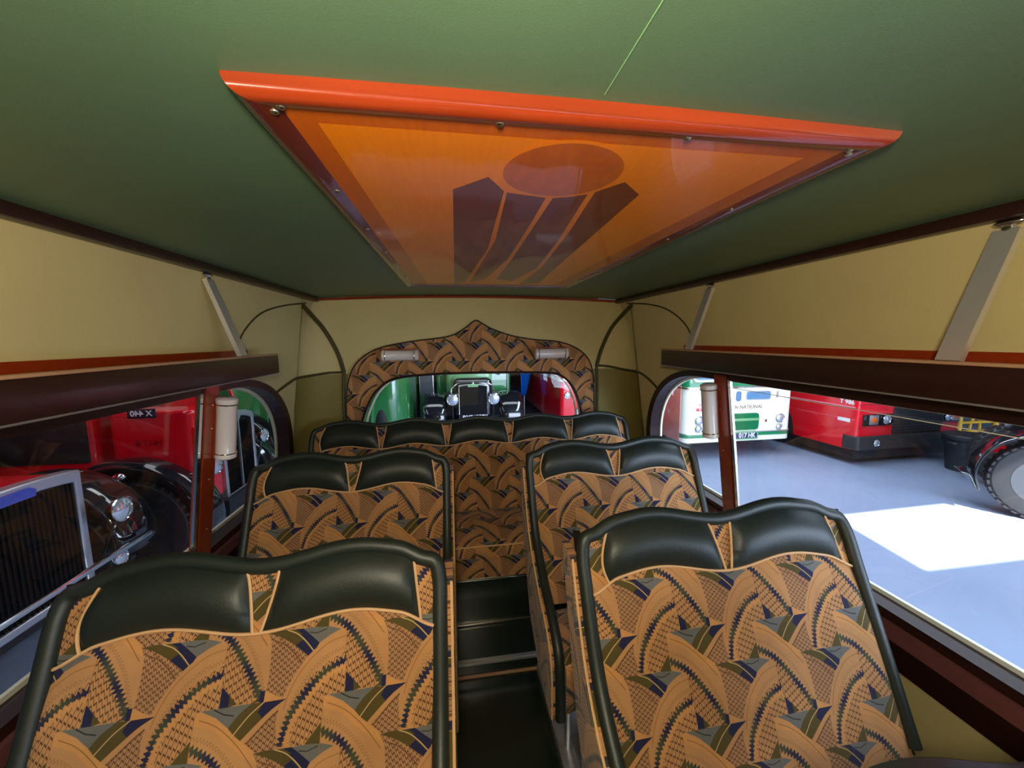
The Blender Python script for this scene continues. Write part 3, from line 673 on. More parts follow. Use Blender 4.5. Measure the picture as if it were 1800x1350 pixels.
r0 = copy_tree(r1); r0.location = (XR0, 0.268, FZ); r0['label'] = 'double seat at the bottom right corner, only the top of its backrest showing'
for o in (l1, l2, r1, rr2, r0): o['group'] = GS
# rear bench
bn = thing('rear_bench', 'full width patterned rear bench with five black leather head pads under the rear window', 'bench seat', (-0.86, 2.42, 0.0))
BW = 1.995
seat(bn, BW, 5, 0.945, 0, (0.01, 0.03), Tbot=0.56, roll_r=0.015, hump=0.026, endd=0.022, tp0=0.146, wd_top=0.030, wd_bot=0.006)
cushion(bn, 0.01, BW-0.01, -0.23, -0.60, 0.46, 0.445, 0.26, (0.0, 0.05))
mk('base_panel', box(0.0, BW, -0.59, -0.20, 0.0, 0.262), M['lino'], bn)
mk('chrome_rail', box(0.0, BW, -0.605, -0.59, 0.248, 0.266, 0.005), M['chrome'], bn)
# ---------------------------------------------------------------- shed
patch = [(4.82, 4.03), (7.02, 4.10), (7.55, 2.87), (4.59, 2.87)]
ZR = 5.3; off = sund*((ZR-GZ)/sund.z)
hole = [(a+off.x, b+off.y) for a, b in patch][::-1]
struct('floor.002', box(-16, 20, -7, 18, GZ-.1, GZ), M['concrete'])
struct('ceiling.001', plate([(-16, -7), (20, -7), (20, 18), (-16, 18)], [hole], XY(ZR), 0.03), M['shed'], smooth=False)
struct('wall_shed_rear', box(-16, 20, 18, 18.1, GZ, ZR), M['shed'])
struct('wall_shed_left', box(-16.1, -16, -7, 18, GZ, ZR), M['shed'])
struct('wall_shed_right', box(20, 20.1, -7, 18, GZ, ZR), M['shed'])
struct('wall_shed_front', box(-16, 1.5, -7.1, -7, GZ, ZR), M['shed'])

def wheel(parent, c, r, w, axis, rim, ring=None, n=40):
    """tyre with tread blocks, dished rim and hub; axis 'x' or 'y' for the axle; c in parent space"""
    prof = [(r*0.60, -w*0.42), (r*0.80, -w*0.5), (r*0.93, -w*0.48), (r, -w*0.32), (r, w*0.32), (r*0.93, w*0.48), (r*0.80, w*0.5), (r*0.60, w*0.42)]
    t = mk('tyre', lathe(prof, c, axis, n), M['rubber'], parent)
    blocks = []
    for k_ in range(36):
        a = 2*PI*k_/36
        for sg in (-1, 1):
            b = box(-r*0.05, r*0.05, sg*w*0.34-w*.13, sg*w*0.34+w*.13, -r*0.035, r*0.012)
            ca, sa = math.cos(a), math.sin(a); R_ = r
            V = []
            for v in b[0]:
                rad = R_+v.z; x_ = rad*ca - v.x*sa; z_ = rad*sa + v.x*ca
                p = Vector((x_, v.y, z_)) if axis == 'y' else Vector((v.y, x_, z_)); V.append(p+Vector(c))
            blocks.append((V, b[1]))
    mk('tread', join(*blocks), M['rubber'], t, smooth=False)
    sg = -1
    rm = mk('rim', lathe([(r*0.62, sg*w*0.44), (r*0.56, sg*w*0.40), (r*0.50, sg*w*0.15), (r*0.36, sg*w*0.05)], c, axis, n), ring or rim, t); mk('hub', lathe([(r*0.36, sg*w*0.05), (r*0.34, sg*w*0.12), (r*0.27, sg*w*0.42), (r*0.0, sg*w*0.46)], c, axis, n), rim, rm)
    for k_ in range(8):
        a = 2*PI*k_/8; q = (r*0.36*math.cos(a), r*0.36*math.sin(a))
        p = Vector((q[0], sg*w*0.12, q[1])) if axis == 'y' else Vector((sg*w*0.12, q[0], q[1])); d = Vector((0, sg*0.03, 0)) if axis == 'y' else Vector((sg*0.03, 0, 0))
        if k_ == 0: nuts = []
        nuts.append(cyl(p+Vector(c), p+Vector(c)+d, r*0.04, 6))
    mk('wheel_nuts', join(*nuts), M['steel'], rm)
    return t
def headlamp(parent, c, r, facing, body=None, depth=None):
    """round lamp: bowl, chrome rim, lens; facing = unit vector"""
    c = Vector(c); f = Vector(facing).normalized(); a, b, d = frame_at((0, 0, 0), f); depth = depth or r*1.1
    def lt(prof, n=24):
        V = [c+(a*math.cos(2*PI*k_/n)+b*math.sin(2*PI*k_/n))*q+f*h for q, h in prof for k_ in range(n)]
        F = [(i*n+k_, i*n+(k_+1) % n, (i+1)*n+(k_+1) % n, (i+1)*n+k_) for i in range(len(prof)-1) for k_ in range(n)]; return V, F
    hb = mk('headlamp', lt([(0.0, -depth), (r*0.45, -depth*0.85), (r*0.85, -depth*0.4), (r, 0), (r*1.02, 0.01)]), body or M['black'], parent)
    mk('lamp_rim', lt([(r*1.02, 0.0), (r*1.05, r*0.08), (r*0.95, r*0.14), (r*0.90, r*0.08)]), M['chrome'], hb)
    mk('lamp_lens', lt([(0.0, r*0.26), (r*0.4, r*0.23), (r*0.7, r*0.16), (r*0.93, r*0.06)]), M['lens'], hb)
    return hb
def cambered(x0, x1, y0, y1, z0, z1, r, rt):
    """coach body: rounded plan corners and a domed roof edge"""
    P = rrect(x0, x1, y0, y1, r, 6); cx, cy = (x0+x1)/2, (y0+y1)/2; V, F = [], []; n = len(P)
    lv = [(z0, 0)]+[(z1-rt+rt*math.sin(PI/2*i/6), rt*(1-math.cos(PI/2*i/6))) for i in range(7)]
    for z, ins in lv:
        for (x, y) in P: V.append(Vector((cx+(x-cx)*(1-ins/((x1-x0)/2)), cy+(y-cy)*(1-ins/((y1-y0)/2)), z)))
    for j in range(len(lv)-1): F += [(j*n+i, j*n+(i+1) % n, (j+1)*n+(i+1) % n, (j+1)*n+i) for i in range(n)]
    F += [tuple(range(n))[::-1], tuple(range((len(lv)-1)*n, len(lv)*n))]
    return V, F
def oval(x0, x1, z0, z1, r, y, th): return prism(rrect(x0, x1, z0, z1, r), XZ(y), th)

# ---------------------------------------------------------------- cream and green coach (right, straight behind the window post)
w = thing('coach', 'cream and green flat-fronted coach with round twin headlamps and a ribbed green grille', 'bus', (5.36, 6.40, GZ))
hw = 1.15
mk('lower_body', cambered(-hw, hw, 0, 7.5, 0.34, 1.38, 0.14, 0.01), M['cream'], w)
mk('upper_body', cambered(-hw+.01, hw-.01, 0.01, 7.5, 1.37, 2.95, 0.14, 0.25), M['green'], w)
mk('waist_moulding', cambered(-hw-.012, hw+.012, -.012, 7.5, 1.37, 1.405, 0.14, 0.005), M['chrome'], w)
mk('green_stripe', cambered(-hw-.004, hw+.004, -.004, 7.5, 0.435, 0.500, 0.14, 0.003), M['green'], w)
mk('bumper_moulding', cambered(-hw-.010, hw+.010, -.010, 7.5, 0.500, 0.522, 0.14, 0.003), M['steel'], w)
for x0, x1 in ((-1.0, -0.04), (0.04, 1.0)):
    ws = mk('windscreen_frame', oval(x0-.03, x1+.03, 1.50, 2.30, 0.12, -.012, .03), M['white'], w, smooth=False)
    mk('windscreen_glass', oval(x0+.015, x1-.015, 1.545, 2.255, 0.09, -.018, .008), M['bluegrey'], ws, smooth=False)
gr = mk('grille_frame', oval(-0.44, 0.42, 0.52+.02, 0.90, 0.09, -.018, .03), M['white'], w, smooth=False)
mk('grille_panel', oval(-0.42, 0.40, 0.555, 0.885, 0.08, -.024, .01), M['green'], gr, smooth=False)
mk('grille_ribs', join(*[box(-0.40+i*0.0265, -0.392+i*0.0265, -.034, -.022, 0.57, 0.87) for i in range(30)]), M['green'], gr, smooth=False)
mk('grille_bar', box(-0.415, 0.395, -.042, -.022, 0.735, 0.785, 0.006), M['palegreen'], gr)
for x, z, r in ((-0.85, 0.775, 0.082), (0.86, 0.765, 0.082), (-0.86, 0.615, 0.062), (0.85, 0.59, 0.055)): headlamp(w, (x, -.035, z), r, (0, -1, 0), M['chrome'], 0.06)
mk('destination_panel', oval(0.12, 0.62, 1.15, 1.29, 0.035, -.006, .01), M['bluegrey'], w, smooth=False)
mk('panel_frame', plate(rrect(0.105, 0.635, 1.135, 1.305, 0.045), [rrect(0.12, 0.62, 1.15, 1.29, 0.035)], XZ(-.010), .012), M['steel'], w, smooth=False)
for x in (-0.05, -0.72): mk('oblong_vent', oval(x-.055, x+.055, 1.115, 1.31, 0.05, -.008, .01), M['bluegrey'], w, smooth=False)
for x in (-0.93, 0.78): mk('grab_recess', oval(x-.022, x+.022, 1.16, 1.29, 0.02, -.006, .01), M['steel'], w, smooth=False)
mk('cap', ball((0.57, -.004, 0.72), 0.022, 0.008, 0.03, 12, 8), M['maroon'], w)
text('lettering', 'WESTERN NATIONAL', 0.098, M['goldletter'], w, TM((0.0, -.004, 1.00), sx=1.0, shear=0.15), 0.002)
npl = mk('number_plate', box(-0.30, 0.36, -.05, -.03, 0.395, 0.515, 0.004), M['plateblue'], w)
mk('plate_border', plate(rrect(-0.315, 0.375, 0.38, 0.53, 0.01, 3), [rrect(-0.295, 0.355, 0.40, 0.51, 0.008, 3)], XZ(-.052), .01), M['palegreen'], npl, smooth=False)
text('plate_text', '017 HK', 0.13, M['letter'], npl, TM((0.14, -.053, 0.455), sx=0.85), 0.001, True)
text('depot_code', 'PD', 0.06, M['pink'], w, TM((-0.83, -.004, 1.06)), 0.002, True)
rd = mk('fleet_plate', box(-0.91, -0.75, -.006, .004, 0.955, 1.012, 0.002), M['red'], w)
text('fleet_number', '334', 0.05, M['letter'], rd, TM((-0.83, -.008, 0.984)), 0.001, True)
mk('side_panel', box(-hw-.012, -hw+.004, 0.13, 0.74, 0.35, 1.42, 0.004), M['salmon'], w)  # cream side; its red reflection is put in as salmon colour
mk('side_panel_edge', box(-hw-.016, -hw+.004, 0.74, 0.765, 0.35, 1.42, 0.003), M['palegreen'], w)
mk('side_window', box(-hw-.006, -hw+.006, 0.15, 1.2, 1.50, 2.25, 0.003), M['darkglass'], w)
mk('lamp_stalk', tube([(-hw, 0.35, 1.28), (-hw-.05, 0.33, 1.28), (-hw-.05, 0.33, 1.22)], 0.008, 6), M['steel'], w)
mk('underframe', box(-1.0, 1.0, 0.5, 7.2, 0.16, 0.36), M['matt'], w)
for x in (-0.88, 0.88):
    for y in (1.6, 5.6): wheel(w, (x, y, 0.48), 0.48, 0.26, 'x', M['cream'])

# ---------------------------------------------------------------- red bus (right)
r = thing('red_bus', 'bright red bus with rectangular indicator lamps and a black centre grille, fleet number T986', 'bus', (8.17, 5.62, GZ), math.radians(1.5))
hw = 1.17
mk('body', cambered(-hw, hw, 0, 8.5, 0.55, 3.0, 0.07, 0.25), M['red'], r)
mk('side_skirt', cambered(-hw-.004, hw+.004, 0.06, 8.5, 0.30, 0.552, 0.06, 0.004), M['red'], r)
mk('side_moulding', join(box(-hw-.012, -hw, 0.05, 8.4, 1.06, 1.075, .002), box(-hw-.004, -hw+.002, 0.05, 1.16, 0.84, 0.845)), M['pink'], r)
bp = mk('bumper', cambered(-hw-.012, hw+.012, -.05, 0.25, 0.31, 0.555, 0.06, 0.02), M['rubber'], r)
for x in (-0.78, 0.78): headlamp(bp, (x, -.055, 0.43), 0.065, (0, -1, 0), M['matt'], 0.03)
mk('front_grille', box(-0.40, 0.72, -.012, .01, 0.56, 1.14, 0.01), M['matt'], r)
mk('grille_slats', join(*[box(-0.39, 0.71, -.022, -.008, 0.60+i*0.052, 0.615+i*0.052, .002) for i in range(10)]), M['rubber'], r, smooth=False)
for q, (xa, xb) in ((-1, (-1.06, -0.40)), (1, (0.72, 1.13))):
    pod = mk('lamp_panel', box(xa, xb, -.018, .01, 0.735, 0.945, 0.006), M['black'], r)
    xi, xh = (-0.84, -0.57) if q < 0 else (1.02, 0.83)
    fr = mk('indicator_frame', box(xi-.095, xi+.095, -.03, -.015, 0.76, 0.93, 0.006), M['steel'], pod)
    mk('indicator_lens', box(xi-.055, xi+.055, -.04, -.028, 0.80, 0.89, 0.004), M['orange'], fr)
    headlamp(pod, (xh, -.03, 0.845), 0.085, (0, -1, 0), M['matt'], 0.02)
mk('panel_gaps', join(box(-1.15, 1.15, -.004, .004, 1.115, 1.125), box(-1.15, 1.15, -.004, .004, 0.705, 0.713)), M['maroon'], r, smooth=False)
mk('windscreen', box(-1.08, 1.08, -.006, .01, 1.50, 2.55, 0.01), M['darkglass'], r)
MS = lambda y, z: Matrix.Translation((-hw-.003, y, z)) @ Matrix.Rotation(-PI/2, 4, 'Z') @ Matrix.Rotation(PI/2, 4, 'X')
text('fleet_number', 'T 986', 0.105, M['letter'], r, MS(0.20, 1.15), 0.001, True)
text('door_lettering', 'PT', 0.09, M['letter'], r, MS(0.90, 1.32), 0.001)
mk('white_label', box(-hw-.004, -hw+.002, 0.12, 0.34, 0.79, 0.855, 0.001), M['letter'], r)
mk('door_handle', box(-hw-.015, -hw+.002, 0.55, 0.80, 1.25, 1.33, 0.006), M['red'], r)
mk('wheel_arch', prism([(1.80+0.60*math.cos(PI*i/12), 0.30+0.72*math.sin(PI*i/12)) for i in range(13)], YZ(-hw-.008), 0.03), M['matt'], r, smooth=False)
mk('side_windows', join(*[box(-hw-.006, -hw+.004, y, y+1.2, 1.55, 2.4, 0.01) for y in (0.3, 1.7, 3.1, 4.5, 5.9)]), M['darkglass'], r)
mk('underframe', box(-1.05, 1.05, 0.1, 8.2, 0.10, 0.32), M['matt'], r)
for x in (-0.9, 0.9):
    for y in (1.8, 6.3): wheel(r, (x, y, 0.48), 0.48, 0.26, 'x', M['red'])

# ---------------------------------------------------------------- bin, barrier, vehicle with red wheel
b = thing('waste_bin', 'black plastic dustbin standing on the shed floor in front of the red bus', 'bin', (8.72, 5.12, GZ))
mk('tub', lathe([(0.0, 0.0), (0.24, 0.0), (0.30, 0.56), (0.28, 0.56), (0.23, 0.02), (0.0, 0.02)], n=32), M['plastic'], b)
mk('lid', lathe([(0.32, 0.555), (0.325, 0.61), (0.30, 0.635), (0.12, 0.65), (0.0, 0.65)], n=32), M['plastic'], b)
for q in (-1, 1): mk('handle', tube(spline([(q*0.30, -0.06, 0.5), (q*0.36, -0.05, 0.5), (q*0.36, 0.05, 0.5), (q*0.30, 0.06, 0.5)], 4), 0.012, 6), M['plastic'], b)
ba = thing('barrier', 'yellow and orange tubular barrier beyond the dustbin', 'barrier', (11.9, 6.6, GZ))
for x in (-1.0, 0.0, 1.3): mk('post', join(cyl((x, 0, 0), (x, 0, 0.95), 0.05, 16), ball((x, 0, 0.95), 0.05)), M['yellow'], ba)
for z in (0.22, 0.42, 0.72): mk('rail', cyl((-1.0, 0, z), (1.9, 0, z-.02), 0.028, 12), M['yellow'], ba)
mk('hoop', tube(spline([(-0.55, 0.1, 0.0), (-0.52, 0.1, 0.38), (-0.40, 0.1, 0.50), (-0.28, 0.1, 0.38), (-0.25, 0.1, 0.0)], 6), 0.03, 8), M['yellow'], ba)
v = thing('vintage_lorry', 'old vehicle at the right edge, big tyre with red centre under black mudguard', 'lorry', (7.27, 3.50, GZ), math.radians(-48))
wheel(v, (0, 0, 0.50), 0.50, 0.20, 'y', M['maroon'], M['shed'])
mg = [(0.0+0.62*math.cos(a), 0.52+0.60*math.sin(a)) for a in [PI*(1.12-i*0.09) for i in range(14)]]
mgl = [(-0.74, 0.50)]+[(-0.66, 0.49)]+mg
mudg = grid(lambda u, w_: (lambda p, c_: Vector((p.x, -0.14+0.36*w_, p.y+0.03*math.sin(PI*w_))))(Vector(spline([(a_, b_, 0) for a_, b_ in mgl], 4)[min(len(mgl)*4-4, int(u*(len(mgl)-1)*4))]), 0), 60, 6)
m_ = mk('mudguard', mudg, M['black'], v); sm_ = m_.modifiers.new('thickness', 'SOLIDIFY'); sm_.thickness = 0.02
wheel(v, (0.1, 1.35, 0.50), 0.50, 0.20, 'y', M['red'])
mk('bonnet', cambered(0.05, 1.5, 0.28, 1.25, 0.62, 1.35, 0.12, 0.1), M['maroon'], v)
mk('radiator_shell', cambered(-0.12, 0.06, 0.30, 1.23, 0.55, 1.34, 0.05, 0.1), M['chrome'], v)
mk('cab', cambered(1.5, 3.2, -0.15, 1.35, 0.55, 2.2, 0.1, 0.2), M['maroon'], v)
mk('chassis', box(-0.35, 3.2, 0.35, 1.15, 0.42, 0.58), M['matt'], v)

# ---------------------------------------------------------------- vintage front end builder (radiator pointing -y, x across, z up)
def radiator(p, wd, zb, zt, shell, y=0, arch=0.05, core_split=False, badge=False, depth=0.22, th=0.05):
    h = zt-zb; x0, x1 = -wd/2, wd/2
    n = 10; topo = [(x0+wd*i/n, zt-arch*(2*i/n-1)**2) for i in range(n+1)][::-1]
    outer = [(x0+0.02, zb), (x0, zb+.02)]; outer = [(x0, zb), (x1, zb)]+topo
    it = [(x0+th+(wd-2*th)*i/n, zt-th*1.5-arch*(2*i/n-1)**2) for i in range(n+1)][::-1]
    inn = [(x0+th, zb+th), (x1-th, zb+th)]+it
    rs = mk('radiator_shell', plate(outer, [inn], XZ(y), depth), shell, p, angle=30)
    rs.modifiers.new('soften', 'BEVEL').width = 0.012; rs.modifiers['soften'].segments = 3
    core = mk('radiator_core', prism(inn, XZ(y+0.03), 0.04), M['mesh'], rs, smooth=False)
    mk('core_slats', join(*[box(x0+th+.01+i*(wd-2*th-.02)/24-.002, x0+th+.01+i*(wd-2*th-.02)/24+.002, y+.018, y+.032, zb+th, zt-th*1.5-arch) for i in range(25)]), M['mesh'], core, smooth=False)
    mk('filler_cap', join(cyl((0, y+.1, zt-.02), (0, y+.1, zt+.035), 0.035, 16), ball((0, y+.1, zt+.04), 0.025, 0.025, 0.02, 12, 8)), shell, rs)
    if core_split:
        mk('centre_bar', prism([(-0.008, zb+th), (0.008, zb+th), (0.012, zt-th*2.6), (0.07, zt-th*1.2), (-0.07, zt-th*1.2), (-0.012, zt-th*2.6)], XZ(y+.005), 0.02), shell, rs, smooth=False)
    if badge: mk('maker_badge', prism([(-.13, zt-.10), (.13, zt-.10), (.14, zt-.055), (.10, zt-.03), (-.10, zt-.03), (-.14, zt-.055)], XZ(y-.012), .02), M['badge'], rs, smooth=False)
    return rs
def wing(p, cx, cy, cz, r, wdt, mat=None, a0=-10, a1=170):
    """mudguard curving over a wheel; runs in y, faces -y"""
    def f(u, q):
        a = math.radians(a0+(a1-a0)*u); cr = r*(1-0.10*(2*q-1)**4); return Vector((cx+(q-0.5)*wdt, cy-cr*math.cos(a)*1.08, cz+cr*math.sin(a)))
    o = mk('mudguard', grid(f, 28, 10), mat or M['black'], p); md = o.modifiers.new('thickness', 'SOLIDIFY'); md.thickness = 0.015
    return o
# near left vehicle: radiator faces our windows (+x)
a = thing('vintage_bus', 'vintage vehicle at the far left with a big silver-framed black radiator and blue badge', 'bus', (-2.84, 2.79, GZ), PI/2)
radiator(a, 0.93, 0.44, 1.40, M['steel'], arch=0.03, badge=True, depth=0.10, th=0.055)
mk('bonnet', cambered(-0.43, 0.43, 0.10, 1.3, 0.75, 1.37, 0.05, 0.06), M['red'], a)
mk('bonnet_vent', ball((-0.15, 0.35, 1.372), 0.08, 0.16, 0.012, 16, 8), M['matt'], a)
mk('scuttle', cambered(-1.05, 1.05, 1.3, 1.6, 0.6, 1.62, 0.08, 0.12), M['red'], a)
mk('body', cambered(-1.02, 1.02, 1.6, 6.5, 0.6, 2.9, 0.1, 0.25), M['red'], a)
mk('chassis', box(-0.42, 0.42, 0.05, 6.4, 0.36, 0.60), M['matt'], a)
for sx in (-1, 1):
    wing(a, sx*0.80, 0.55, 0.62, 0.62, 0.42, a0=-5)
    wheel(a, (sx*0.80, 0.55, 0.50), 0.50, 0.22, 'x', M['matt'])
    wheel(a, (sx*0.85, 4.9, 0.50), 0.50, 0.30, 'x', M['maroon'])
    headlamp(a, (sx*0.60, -0.13, 0.98), 0.095, (0.35*0, -1, 0.12))
    headlamp(a, (sx*0.50, -0.16, 0.62), 0.060, (0, -1, 0.12), M['chrome'])
    mk('lamp_bracket', tube([(sx*0.60, -0.08, 0.90), (sx*0.58, 0.02, 0.6), (sx*0.40, 0.1, 0.5)], 0.016, 8), M['black'], a)
mk('bumper_bar', box(-0.75, 0.75, -0.22, -0.18, 0.68, 0.72, 0.01), M['chrome'], a)
mk('side_lamp', ball((0.75, -0.02, 1.20), 0.03, 0.05, 0.03, 12, 8), M['chrome'], a)
# red vehicle, second from left
RIM = M['matt']
b = thing('red_vintage_bus', 'red vintage bus behind the left window post, tall silver radiator and round headlamps', 'bus', (-2.50, 4.76, GZ), PI/2)
radiator(b, 0.66, 0.58, 1.53, M['steel'], arch=0.07, core_split=True, depth=0.12, th=0.045)
text('plate_text', 'HY 238', 0.12, M['letter'], mk('number_plate', box(-0.30, 0.30, -.03, -.015, 0.50, 0.63, .003), M['plateblack'], b), TM((0, -.032, 0.565)), 0.001, True)
mk('scuttle', cambered(-0.68, -0.36, 0.06, 0.80, 0.80, 1.66, 0.08, 0.04), M['red'], b)
mk('apron', cambered(-0.66, -0.34, 0.02, 0.30, 0.70, 1.50, 0.05, 0.03), M['red'], b)
mk('body', cambered(-0.66, 0.95, 0.95, 7.2, 0.62, 2.9, 0.1, 0.25), M['red'], b)
mk('bonnet', cambered(-0.30, 0.30, 0.12, 0.9, 0.7, 1.50, 0.06, 0.06), M['black'], b)
mk('inner_arch', prism([(0.62+0.64*math.cos(PI*i/14), 0.50+0.66*math.sin(PI*i/14)) for i in range(15)], YZ(-0.70), 0.02), M['matt'], b, smooth=False)
mk('cab_opening', box(-0.675, -0.655, 0.98, 1.75, 1.18, 1.80, 0.005), M['matt'], b)
mk('side_windows', join(*[box(-0.672, -0.655, y, y+1.0, 1.30, 2.1, 0.01) for y in (2.2, 3.4, 4.6, 5.8)]), M['darkglass'], b)
mk('windscreen_frame', join(box(-0.66, 0.3, 0.70, 0.72, 1.66, 2.3, 0.005)), M['salmon'], b)
pl = mk('mirrored_plate', box(-0.696, -0.686, 0.36, 0.60, 1.60, 1.69, 0.002), M['plateblack'], b)
mmx = Matrix.Translation((-0.698, 0.48, 1.645)) @ Matrix.Rotation(-PI/2, 4, 'Z') @ Matrix.Rotation(PI/2, 4, 'X') @ Matrix.Diagonal((-1, 1, 1, 1))
text('plate_text', 'X 440', 0.075, M['letter'], pl, mmx, 0.001, True)
mmx = Matrix.Translation((-0.684, 0.45, 1.35)) @ Matrix.Rotation(-PI/2, 4, 'Z') @ Matrix.Rotation(PI/2, 4, 'X') @ Matrix.Diagonal((-1, 1, 1, 1))
text('fleet_number', '1617 8', 0.085, M['maroon'], b, mmx, 0.001)
mk('chassis', box(-0.42, 0.42, -0.05, 7.0, 0.40, 0.62), M['matt'], b)
for sx in (-1, 1):
    wing(b, sx*0.66-.02, 0.62, 0.55, 0.66, 0.34, a0=-5)
    wheel(b, (sx*0.66, 0.62, 0.50), 0.50, 0.22, 'x', RIM); wheel(b, (sx*0.60, 5.4, 0.50), 0.50, 0.30, 'x', M['maroon'])
headlamp(b, (-0.66, -0.10, 1.085), 0.082, (-0.1, -1, 0.05)); headlamp(b, (0.42, -0.06, 1.13), 0.082, (-0.1, -1, 0.05))
mk('lamp_bracket', join(tube([(-0.66, -0.04, 1.02), (-0.5, 0.05, 0.7)], 0.015, 8), tube([(0.42, -0.02, 1.05), (0.38, 0.05, 0.7)], 0.015, 8)), M['black'], b)
mk('windscreen_bracket', tube(spline([(-0.30, 0.05, 1.75), (-0.15, 0.0, 1.56), (0.0, 0.02, 1.60), (0.02, 0.1, 1.85)], 6), 0.018, 8), M['red'], b)
# dark green vehicle, third from left
c = thing('dark_green_bus', 'dark green vehicle beyond the silver radiator, one round headlamp showing in the curved window end', 'bus', (-3.1, 7.6, GZ), PI/2)
mk('body', cambered(-1.1, 1.1, 0.35, 6.5, 0.5, 2.9, 0.1, 0.25), M['coachgreen'], c)
radiator(c, 0.7, 0.55, 1.45, M['matt'], arch=0.05)
mk('bonnet', cambered(-0.35, 0.35, 0.2, 0.9, 0.7, 1.45, 0.05, 0.05), M['coachgreen'], c)
for sx in (-1, 1):
    wing(c, sx*0.8, 0.6, 0.55, 0.62, 0.4); wheel(c, (sx*0.8, 0.6, 0.5), 0.5, 0.22, 'x', M['matt']); headlamp(c, (sx*0.62-.05, -0.12, 1.32), 0.10, (-0.1, -1, 0)); wheel(c, (sx*0.85, 4.9, 0.5), 0.5, 0.22, 'x', M['matt'])

# ---------------------------------------------------------------- vehicles behind the rear window
d = thing('green_vintage_coach', 'green and black vintage coach behind the rear window, chrome radiator between two headlamps', 'bus', (0.37, 8.0, GZ))
radiator(d, 0.62, 0.55, 1.39, M['chrome'], arch=0.03, depth=0.14, th=0.022)
mk('tie_bar', tube([(-0.46, 0.0, 1.18), (-0.46, 0.02, 1.30), (-0.28, 0.02, 1.435), (0.28, 0.02, 1.435), (0.46, 0.02, 1.30), (0.46, 0.0, 1.18)], 0.012, 8), M['chrome'], d)
mk('badge_plate', prism([(-.11, 1.325), (.11, 1.325), (.11, 1.385), (-.11, 1.385)], XZ(-.012), .01), M['palegreen'], d, smooth=False)
for sx in (-1, 1):
    headlamp(d, (sx*0.435, -0.05, 1.07), 0.12, (0, -1, 0), M['chrome'])
    wing(d, sx*0.83, 0.50, 0.62, 0.52, 0.52, a0=-5); wheel(d, (sx*0.83, 0.5, 0.5), 0.48, 0.22, 'x', M['maroon']); wheel(d, (sx*0.83, 5.0, 0.5), 0.48, 0.3, 'x', M['maroon'])
    mk('lamp_bracket', tube([(sx*0.435, 0.0, 0.96), (sx*0.43, 0.1, 0.6)], 0.015, 8), M['black'], d)
mk('bonnet', cambered(-0.42, 0.42, 0.12, 1.1, 0.7, 1.50, 0.1, 0.12), M['black'], d)
mk('scuttle', cambered(-0.58, 0.50, 0.9, 1.2, 0.8, 1.80, 0.12, 0.25), M['palegreen'], d)
mk('cab_front', cambered(-0.82, 0.97, 1.17, 2.0, 0.9, 2.7, 0.1, 0.2), M['coachgreen'], d)
mk('body', cambered(-1.1, 1.1, 2.0, 8, 0.7, 2.9, 0.1, 0.25), M['coachgreen'], d)
mk('valance', box(-1.05, 1.05, 0.75, 0.95, 0.55, 1.10, 0.03), M['shed'], d)
mk('side_strip', cyl((0.90, 1.12, 1.1), (0.90, 1.12, 2.0), 0.015, 10), M['steel'], d)
for x in (-0.72, 0.66): mk('side_lamp', join(ball((x, 1.05, 1.52), 0.055), cyl((x, 1.05, 1.55), (x, 1.05, 1.66), 0.008, 8)), M['lens'], d)
npd = mk('number_plate', box(-0.30, 0.30, -.05, -.035, 0.60, 0.74, .003), M['plateblack'], d)
text('plate_text', 'RYR 988', 0.13, M['letter'], npd, TM((0, -.052, 0.675)), 0.001, True)
mk('chassis', box(-0.4, 0.4, 0.0, 7.5, 0.34, 0.58), M['matt'], d)
e = thing('green_bus', 'mid green rounded bus at the left edge of the rear window', 'bus', (-1.75, 7.3, GZ))
mk('body', cambered(-0.9, 0.85, 0.0, 6.0, 0.42, 2.8, 0.40, 0.3), M['coachgreen'], e)
mk('corner_pillar', tube(spline([(0.44, -0.02, 2.6), (0.45, -0.03, 1.9), (0.42, -0.03, 1.50), (0.26, -0.02, 1.25), (0.20, -0.02, 0.95), (0.18, -0.02, 0.5)], 8), 0.035, 12), M['coachgreen'], e)
mk('wheel_arch', ball((0.36, 0.02, 0.62), 0.13, 0.06, 0.44, 20, 12), M['matt'], e)
for x in (-0.6, 0.6): wheel(e, (x, 1.2, 0.46), 0.46, 0.22, 'x', M['coachgreen']); wheel(e, (x, 4.8, 0.46), 0.46, 0.22, 'x', M['coachgreen'])
mk('rear_lamp', ball((0.08, -0.03, 1.72), 0.03, 0.03, 0.10, 12, 8), M['lens'], e)
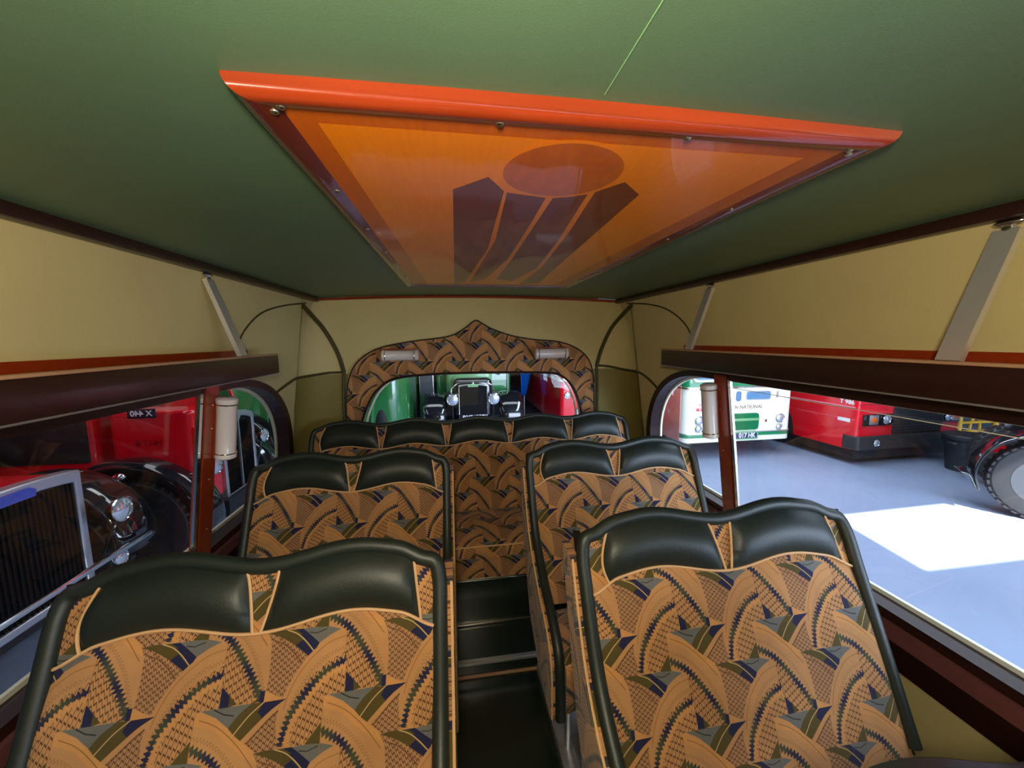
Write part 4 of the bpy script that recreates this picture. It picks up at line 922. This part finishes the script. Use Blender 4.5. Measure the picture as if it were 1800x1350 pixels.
g = thing('red_rear_bus', 'red bus with cream band and round lamps at the right edge of the rear window', 'bus', (3.20, 7.9, GZ))
mk('body', cambered(-0.95, 0.75, 0.0, 6.5, 0.40, 2.8, 0.09, 0.3), M['red'], g)
mk('cream_band', cambered(-0.958, 0.758, -.008, 6.5, 1.40, 1.465, 0.09, 0.003), M['cream'], g)
mk('windscreen', oval(-0.72, 0.6, 1.60, 2.3, 0.1, -.012, .02), M['darkglass'], g, smooth=False)
headlamp(g, (-0.80, -.03, 1.10), 0.065, (0, -1, 0), M['chrome'], 0.03); headlamp(g, (-0.50, -.03, 0.74), 0.10, (0, -1, 0), M['chrome'], 0.04); headlamp(g, (0.5, -.03, 0.66), 0.10, (0, -1, 0), M['chrome'], 0.04)
for x in (-0.7, 0.5):
    for y in (1.3, 5.0): wheel(g, (x, y, 0.46), 0.46, 0.22, 'x', M['red'])
h = thing('blue_sheet', 'bright blue sheet hanging in the dark gap right of the green vintage coach', 'tarpaulin', (1.96, 10.5, GZ))
sh = grid(lambda u, v_: Vector((-0.15+0.30*u*(0.45+0.55*min(1, v_*2.2))+0.04*(1-v_), 0.03*math.sin(u*14+v_), 0.72+1.5*v_)), 40, 12)
so = mk('cloth', sh, M['blue'], h); so.modifiers.new('thickness', 'SOLIDIFY').thickness = 0.006
mk('pole', join(cyl((-0.02, 0.06, 0.0), (-0.02, 0.06, 2.25), 0.02, 12), cyl((-0.16, 0.05, 2.22), (0.18, 0.05, 2.22), 0.015, 10), cyl((-0.02, 0.06, 0.0), (-0.02, 0.06, 0.03), 0.12, 20)), M['steel'], h)
k_ = thing('grey_cabinet', 'grey upright metal locker left of the green vintage coach', 'cabinet', (-0.675, 9.14, GZ))
mk('case', box(-0.17, 0.17, 0, 0.30, 0, 2.3, 0.02), M['steel'], k_); mk('door', box(-0.15, 0.15, -.02, .005, 0.08, 2.24, 0.006), M['shed'], k_); mk('handle', box(0.09, 0.105, -.05, -.015, 1.5, 1.75, 0.004), M['chrome'], k_)
